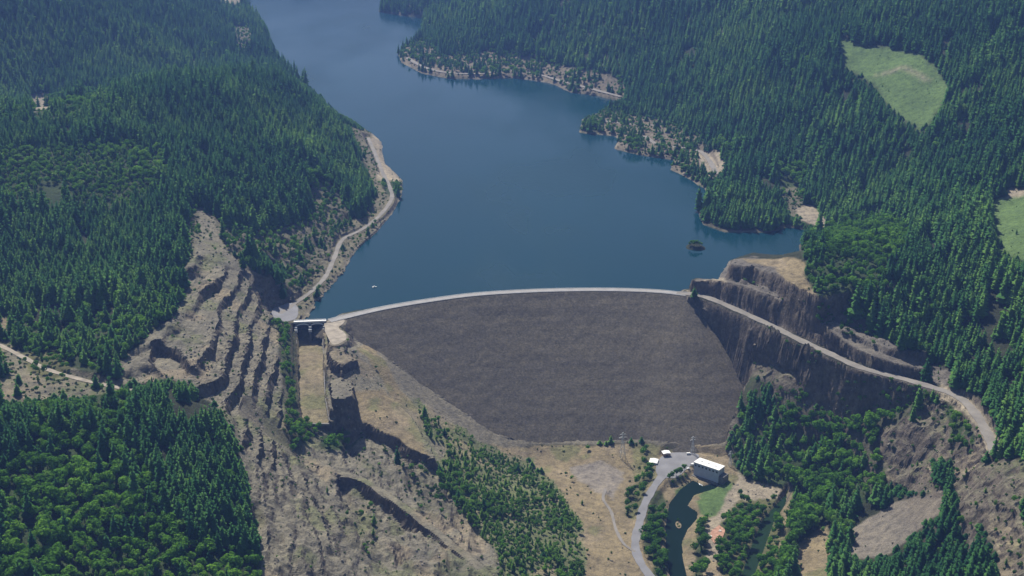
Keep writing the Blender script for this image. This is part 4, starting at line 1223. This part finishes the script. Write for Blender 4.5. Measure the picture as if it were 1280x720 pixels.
for w_, pad in ((FACE_POLY, 3.0), (chp, 5.0), (RIVER_W, 1.5), (POND_W, 1.0), (PARK, 3.0), (PLAZA, 3.0), (ABUT, 3.0), (POWER_YARD, 1.0), (padw, 2.0)):
    xs_ = [p[0] for p in w_]; ys_ = [p[1] for p in w_]
    near = np.where(keep & (tx > min(xs_) - 20) & (tx < max(xs_) + 20) & (ty > min(ys_) - 20) & (ty < max(ys_) + 20))[0]
    d_, _, _ = segdist(tx[near], ty[near], w_, True)
    keep[near[inpoly(tx[near], ty[near], w_) | (d_ < pad)]] = False
for name, w_, width, label, mat, lift in ROADS:
    near = np.where(keep & (tx > w_[:, 0].min() - 20) & (tx < w_[:, 0].max() + 20) & (ty > w_[:, 1].min() - 20) & (ty < w_[:, 1].max() + 20))[0]
    if len(near):
        d_, _, _ = segdist(tx[near], ty[near], [tuple(p[:2]) for p in w_], False)
        keep[near[d_ < width / 2 + 2.5]] = False
cc, ss = math.cos(ph.rotation_euler.z), math.sin(ph.rotation_euler.z)
lx = (tx - A_.x) * cc + (ty - A_.y) * ss; ly = -(tx - A_.x) * ss + (ty - A_.y) * cc
keep &= ~((lx > -8) & (lx < LEN + 10) & (ly > -8) & (ly < WID + 6))
for o_ in bpy.data.objects:
    if o_.name.startswith('storage_shed'): keep &= np.hypot(tx - o_.location.x, ty - o_.location.y) > 11
tx, ty, tz, ts, sd_ = (q[keep] for q in (tx, ty, tz, ts, sd_))
tvis = visible(tx, ty, tz, 3.0)
tcl = classify(tx, ty, tz, tvis)
gx = (zat(tx + 3, ty) - zat(tx - 3, ty)) / 6; gy = (zat(tx, ty + 3) - zat(tx, ty - 3)) / 6
slope = np.hypot(gx, gy)
rnd = RNG.random(len(tx)); kind = np.full(len(tx), -1); hgt = np.zeros(len(tx))
for cname, (pr, hs_) in SPEC.items():
    m = tcl == CI[cname]
    acc = 0
    for k in range(4):
        q = m & (rnd >= acc) & (rnd < acc + pr[k]); acc += pr[k]
        kind[q] = k; hgt[q] = hs_[k]
m_ = ts == 2.0
kind[m_] = np.where(RNG.random(int(m_.sum())) < 0.7, 3, 2); hgt[m_] = np.where(kind[m_] == 3, 3.2, 7.0)
hgt *= np.clip(RNG.normal(1, 0.25, len(tx)), 0.45, 1.6)
hgt *= 1 + 0.55 * fbm(tx, ty, 110, 3, 95)
hgt *= np.where(kind == 0, 1.0 + 0.08 * (ts > 9), 1 + 0.2 * (ts > 9))
kind[(fbm(tx, ty, 45, 3, 131) < -0.42) & (kind < 3)] = -1
cdt, _, cst = segdist(tx, ty, [tuple(p[:2]) for p in CREST[::4]], False)
kind[(cdt < 60) & (ty > 1700) & (sd_ > -40) & (cst > 0)] = -1
pu, pv_ = proj(tx, ty, tz)
kind[(pu > 895) & (pu < 1004) & (pv_ > 285) & (pv_ < 348) & (ty < 2100)] = -1
kind[(slope > 2.0) & (kind < 3) & (ts > 2.5)] = -1
kind[(slope > 1.3) & (kind < 3) & (ts > 2.5) & np.isin(tcl, [CI[q] for q in ('rock', 'scrub', 'shore', 'brush')])] = -1
kind[(slope > 8)] = -1
m_ = (kind == 0) & (pu > 335) & (pu < 402) & (pv_ > 395) & (pv_ < 592)
kind[m_] = 2; hgt[m_] *= 0.35
# crowns may not rise over open ground that the photo shows clear
FOREST = np.isin(np.arange(len(CLS)), [CI[c] for c in ('conifer', 'young', 'broad', 'mixed', 'sapling')])
def pixclass(u, v):
    c = np.zeros(np.shape(u), int)
    for name, poly in COVER: c[inpoly(u, v, poly)] = CI[name]
    c[inpoly(u, v, SHORE)] = CI['dirt']
    du = [proj(np.array(p[0]), np.array(p[1]), np.array(p[2])) for p in FACE_LOW]
    return c
near = np.where((kind >= 0) & (kind < 3) & (ty < 3300))[0]
h = hgt[near].copy(); okm = np.zeros(len(near), bool)
for f in (1.0, 0.7, 0.45, 0.3):
    u, v = proj(tx[near], ty[near], tz[near] + hgt[near] * f * 0.92)
    g = FOREST[pixclass(u, v)] & ~okm
    h[g] = hgt[near][g] * f; okm |= g
h[~okm] = hgt[near][~okm] * 0.3
op = ~FOREST[tcl[near]]
h[op] = hgt[near][op]
hgt[near] = h
sel = kind >= 0
tx, ty, tz, hgt, kind, tcl, tvis = (q[sel] for q in (tx, ty, tz, hgt, kind, tcl, tvis))
rotz = RNG.uniform(0, 6.28, len(tx)); var = RNG.integers(0, 100, len(tx)); squash = RNG.uniform(0.85, 1.2, len(tx))

# trees placed one by one
SPECIALS = []
def plant(kd, u, v, h, label, group=None, dv=0):
    x, y, z = hit(u, v)
    SPECIALS.append((KINDS4.index(kd), x, y, z, h, label, group))
plant('conifer', 531, 522, 19, 'lone dark conifer at the left foot of the bare dam face')
plant('young', 548, 530, 14, 'light green young tree just below the lone dark conifer by the dam face')
plant('broad', 470, 462, 6, 'round shrub-like tree on the pale strip beside the dam face, above the rock monolith')
for du, dv_, h_ in ((-6, 0, 15), (-2, 2, 19), (2, -1, 21), (6, 1, 17), (9, 2, 13), (-9, 2, 12), (0, 4, 12)):
    plant('conifer', 738 + du, 160 + dv_, h_, 'dark conifer on the small wooded point reaching into the lake', 'conifers on the wooded lake point')
for du, dv_, h_ in ((-8, 2, 16), (-3, 0, 21), (2, 1, 22), (7, 0, 20), (10, 3, 15), (-1, 4, 16), (5, 4, 16)):
    plant('broad', 789 + du, 183 + dv_, h_, 'dense round tree on the islet below the wooded lake point', 'round trees on the lake islet')
for du, h_ in ((-5, 8), (-2, 11), (1, 12), (4, 11), (7, 9), (10, 7)):
    plant('broad', 867 + du, 308.5 - (abs(du) % 3) * 0.5, h_, 'low bushy tree on the tiny rock island near the dam', 'bushy trees on the tiny rock island')
for du, h_ in ((-3, 9), (1, 11), (4, 8)):
    plant('conifer', 845 + du, 206, h_, 'small dark conifer at the tip of the sandy shore spit', 'small conifers on the shore spit')
for du, dv_, h_ in ((-6, 0, 13), (-1, -2, 16), (4, 1, 15), (8, 3, 12), (-8, 4, 10)):
    plant('broad', 512 + du, 72 + dv_, h_, 'rounded tree at the tip of the far headland', 'rounded trees on the far headland tip')
for u, v, h_ in ((836, 601, 10), (840, 599, 11), (845, 596, 11), (850, 594, 12), (855, 590, 12)):
    plant('broad', u, v, h_, 'dense green tree in the clipped row along the river edge of the parking yard', 'trees along the yard edge')

for u, v, h_ in ((848, 652, 5), (847, 657, 4), (849, 660, 4)):
    plant('broad', u, v, h_, 'leafy bush on the small gravel bar in the tailrace river', 'bushes on the river gravel bar')
gid = np.full(len(tx), -1)
u, v = proj(tx, ty, tz + hgt * 0.5)
inframe = (u > 5) & (u < 1275) & (v > 5) & (v < 715)
dist = np.sqrt(tx ** 2 + ty ** 2 + (tz - CAM_Z) ** 2)
topvis = visible(tx, ty, tz, hgt * 0.8)
size = hgt / dist
NIND = 285
pick = np.zeros(len(tx), bool)
for k in range(4):
    nspec = sum(1 for q in SPECIALS if q[0] == k)
    c_ = np.where((kind == k) & inframe & topvis & (hgt > (4 if k < 3 else 1.2)))[0]
    c_ = c_[np.argsort(-size[c_])][:NIND - nspec]
    pick[c_] = True

def stand(u, v):
    if 860 < u and v > 660 and u < 960 or (800 < u < 960 and v > 585): return 'on the river bank below the powerhouse'
    if u < 330 and v > 478: return 'on the wooded spur below the dirt hill track'
    if u < 330: return 'on the hillside above the stepped quarry benches'
    if 330 <= u < 392 and v < 575: return 'in the green strip beside the spillway chute'
    if u < 450: return 'among the broken rock below the spillway chute'
    if u < 735 and v > 480: return 'on the bare slope between spillway rock and dam toe'
    if u < 812 and v > 540: return 'beside the grey access road on the dry flat'
    if v > 640 and u > 960: return 'around the brown scree slope below the cliff road'
    if u > 900 and v > 470 and u < 1150: return 'in the green gully between dam face and cliff road'
    if u > 1150 and v > 490: return 'on the rocky slope under the end of the cliff road'
    if u > 900: return 'on the steep hillside above the cliff road'
    return 'on open ground beside the dam'
DESC = {0: ('tall dark conifer', 'conifer', 'conifer_tree', 'conifers'), 1: ('slim light green young tree', 'young tree', 'young_tree', 'young trees'),
        2: ('round bright green leafy tree', 'leafy tree', 'broadleaf_tree', 'leafy trees'), 3: ('low green shrub', 'shrub', 'shrub', 'shrubs')}
TILT = random.Random(3)
def put_tree(k, x, y, z, h, label, group, rz, vi):
    lst = PROTO[KINDS4[k]]; c_, t_, hb = lst[vi % len(lst)]; s = h / hb
    nm = DESC[k][2]
    if t_ is None:
        r_ = bpy.data.objects.new(nm, c_); COL.objects.link(r_)
    else:
        r_ = empty(nm, (0, 0, 0)); 
        for nn_, me in (('crown', c_), ('trunk', t_)):
            o = bpy.data.objects.new(nn_, me); COL.objects.link(o); o.parent = r_
    r_.location = (x, y, z - 0.15); r_.rotation_euler = (0, 0, rz); wq = 0.6 + 0.4 * s if k == 0 and s < 1 else s
    r_.scale = (wq, wq, s)
    tag(r_, label, DESC[k][1], group)
for i in np.where(pick)[0]:
    k = int(kind[i]); st_n = stand(float(u[i]), float(v[i]))
    put_tree(k, float(tx[i]), float(ty[i]), float(tz[i]), float(hgt[i]), DESC[k][0] + ' ' + st_n, DESC[k][3] + ' ' + st_n, float(rotz[i]), int(var[i]))
for k, x, y, z, h_, label, group in SPECIALS:
    put_tree(k, x, y, z, h_, label, group, random.uniform(0, 6.28), random.randrange(100))

def scatter(name, xs, ys, zs, scales, rots, idxs, meshes, label):
    """one object of points; each point carries a copy of one of the meshes"""
    me = bpy.data.meshes.new(name); n_ = len(xs)
    me.vertices.add(n_); me.vertices.foreach_set('co', np.stack([xs, ys, zs], -1).astype(np.float32).ravel())
    for an, ty_, dat in (('s', 'FLOAT_VECTOR', scales), ('r', 'FLOAT_VECTOR', rots)):
        at = me.attributes.new(an, ty_, 'POINT'); at.data.foreach_set('vector', dat.astype(np.float32).ravel())
    at = me.attributes.new('k', 'INT', 'POINT'); at.data.foreach_set('value', idxs.astype(np.int32))
    o = obj(name, me)
    ng = bpy.data.node_groups.new(name, 'GeometryNodeTree')
    ng.interface.new_socket('Geometry', in_out='INPUT', socket_type='NodeSocketGeometry')
    ng.interface.new_socket('Geometry', in_out='OUTPUT', socket_type='NodeSocketGeometry')
    gi = ng.nodes.new('NodeGroupInput'); go = ng.nodes.new('NodeGroupOutput')
    jn = ng.nodes.new('GeometryNodeJoinGeometry')
    def attr(nm, dt):
        a = ng.nodes.new('GeometryNodeInputNamedAttribute'); a.data_type = dt; a.inputs['Name'].default_value = nm; return a.outputs[0]
    for q, mo in enumerate(meshes):
        oi = ng.nodes.new('GeometryNodeObjectInfo'); oi.inputs['Object'].default_value = mo; oi.transform_space = 'ORIGINAL'
        ip = ng.nodes.new('GeometryNodeInstanceOnPoints')
        cm = ng.nodes.new('FunctionNodeCompare'); cm.data_type = 'INT'; cm.operation = 'EQUAL'
        ng.links.new(attr('k', 'INT'), cm.inputs[2]); cm.inputs[3].default_value = q
        ng.links.new(gi.outputs[0], ip.inputs['Points']); ng.links.new(cm.outputs[0], ip.inputs['Selection'])
        ng.links.new(oi.outputs['Geometry'], ip.inputs['Instance'])
        ng.links.new(attr('s', 'FLOAT_VECTOR'), ip.inputs['Scale']); ng.links.new(attr('r', 'FLOAT_VECTOR'), ip.inputs['Rotation'])
        ng.links.new(ip.outputs[0], jn.inputs[0])
    ng.links.new(jn.outputs[0], go.inputs[0])
    md = o.modifiers.new('scatter', 'NODES'); md.node_group = ng
    tag(o, label, None, None, 'stuff')
    return o
def src(me):
    for o in bpy.data.objects:
        if o.data == me: return o
    o = bpy.data.objects.new(me.name, me); return o
for k, (nm, lb) in enumerate((('conifer_forest', 'dense dark conifer forest covering the hills around the lake'), ('young_wood', 'lighter green young tree growth on the slopes'),
                              ('broadleaf_wood', 'bright green leafy woodland in the gullies and along the water'), ('scrub', 'low scrub dotted over the rock and dry ground'))):
    m = (kind == k) & ~pick
    lst = PROTO[KINDS4[k]]
    s = hgt[m] / lst[0][2]
    wq = np.where(s < 1, 0.6 + 0.4 * s, s) if k == 0 else s
    wq = wq * squash[m]
    scatter(nm, tx[m], ty[m], tz[m] - 0.2, np.stack([wq, wq, s], -1), np.stack([np.zeros(m.sum()), np.zeros(m.sum()), rotz[m]], -1), var[m] % len(lst), [src(l_[0]) for l_ in lst], lb)
    print(nm, int(m.sum()), 'single', int(((kind == k) & pick).sum()))

# loose rock
rx = RNG.uniform(-560, 760, 60000); ry = RNG.uniform(1080, 2250, 60000)
rz_ = zat(rx, ry); rv = visible(rx, ry, rz_); rc = classify(rx, ry, rz_, rv)
pr = np.zeros(len(CLS)); pr[CI['rock']] = .5; pr[CI['cliff']] = .6; pr[CI['scrub']] = .35; pr[CI['scree']] = .12; pr[CI['dry']] = .05; pr[CI['sand']] = .15
km = (RNG.random(60000) < pr[rc] * (0.35 + 1.3 * np.clip(fbm(rx, ry, 40, 3, 33) + 0.4, 0, 1))) & ~inpoly(rx, ry, chp) & ~inpoly(rx, ry, FACE_POLY) & (zat(rx, ry, LAKE_SD) < -1)
for name, w_, width, label, mat, lift in ROADS:
    d_, _, _ = segdist(rx, ry, [tuple(p[:2]) for p in w_[::2]], False); km &= d_ > width / 2 + 0.5
for w_ in (PARK, PLAZA, ABUT, RIVER_W, POND_W, POWER_YARD): km &= ~inpoly(rx, ry, w_)
rx, ry, rz_ = rx[km], ry[km], rz_[km]; nr = len(rx)
rs = np.clip(RNG.lognormal(-0.35, 0.5, nr), 0.3, 3.2)
rocks = []
for k in range(4):
    bm = rock_mesh(100 + k, 1.0, 1); me = bpy.data.meshes.new('rock'); bm.to_mesh(me); bm.free(); me.materials.append(M['rock']); rocks.append(bpy.data.objects.new('rock', me))
scatter('rubble', rx, ry, rz_, np.stack([rs, rs * 0.9, rs * RNG.uniform(0.6, 1.1, nr)], -1), RNG.uniform(0, 6.28, (nr, 3)), RNG.integers(0, 4, nr), rocks, 'loose broken rock scattered over the cut slopes')
print('rocks', nr)

# ---------------------------------------------------------------- air
hz_top = max(CAM_Z, float(Z.max()) + 60) + 10
bm = B(); add_box(bm, GX[0] + 3, GX[-1] - 3, GY[0] - 800, GY[-1] - 3, float(Z.min()) - 1, hz_top)
hm = bpy.data.materials.new('haze_air'); hm.use_nodes = True
hn = hm.node_tree; hn.nodes.remove(hn.nodes['Principled BSDF'])
pv = hn.nodes.new('ShaderNodeVolumePrincipled'); pv.inputs['Density'].default_value = HAZE_DENSITY
pv.inputs['Color'].default_value = (0.24, 0.42, 1.0, 1); pv.inputs['Anisotropy'].default_value = 0.25
hn.links.new(pv.outputs[0], hn.nodes['Material Output'].inputs['Volume'])
hz = obj('haze', bm, hm); tag(hz, kind='stuff')
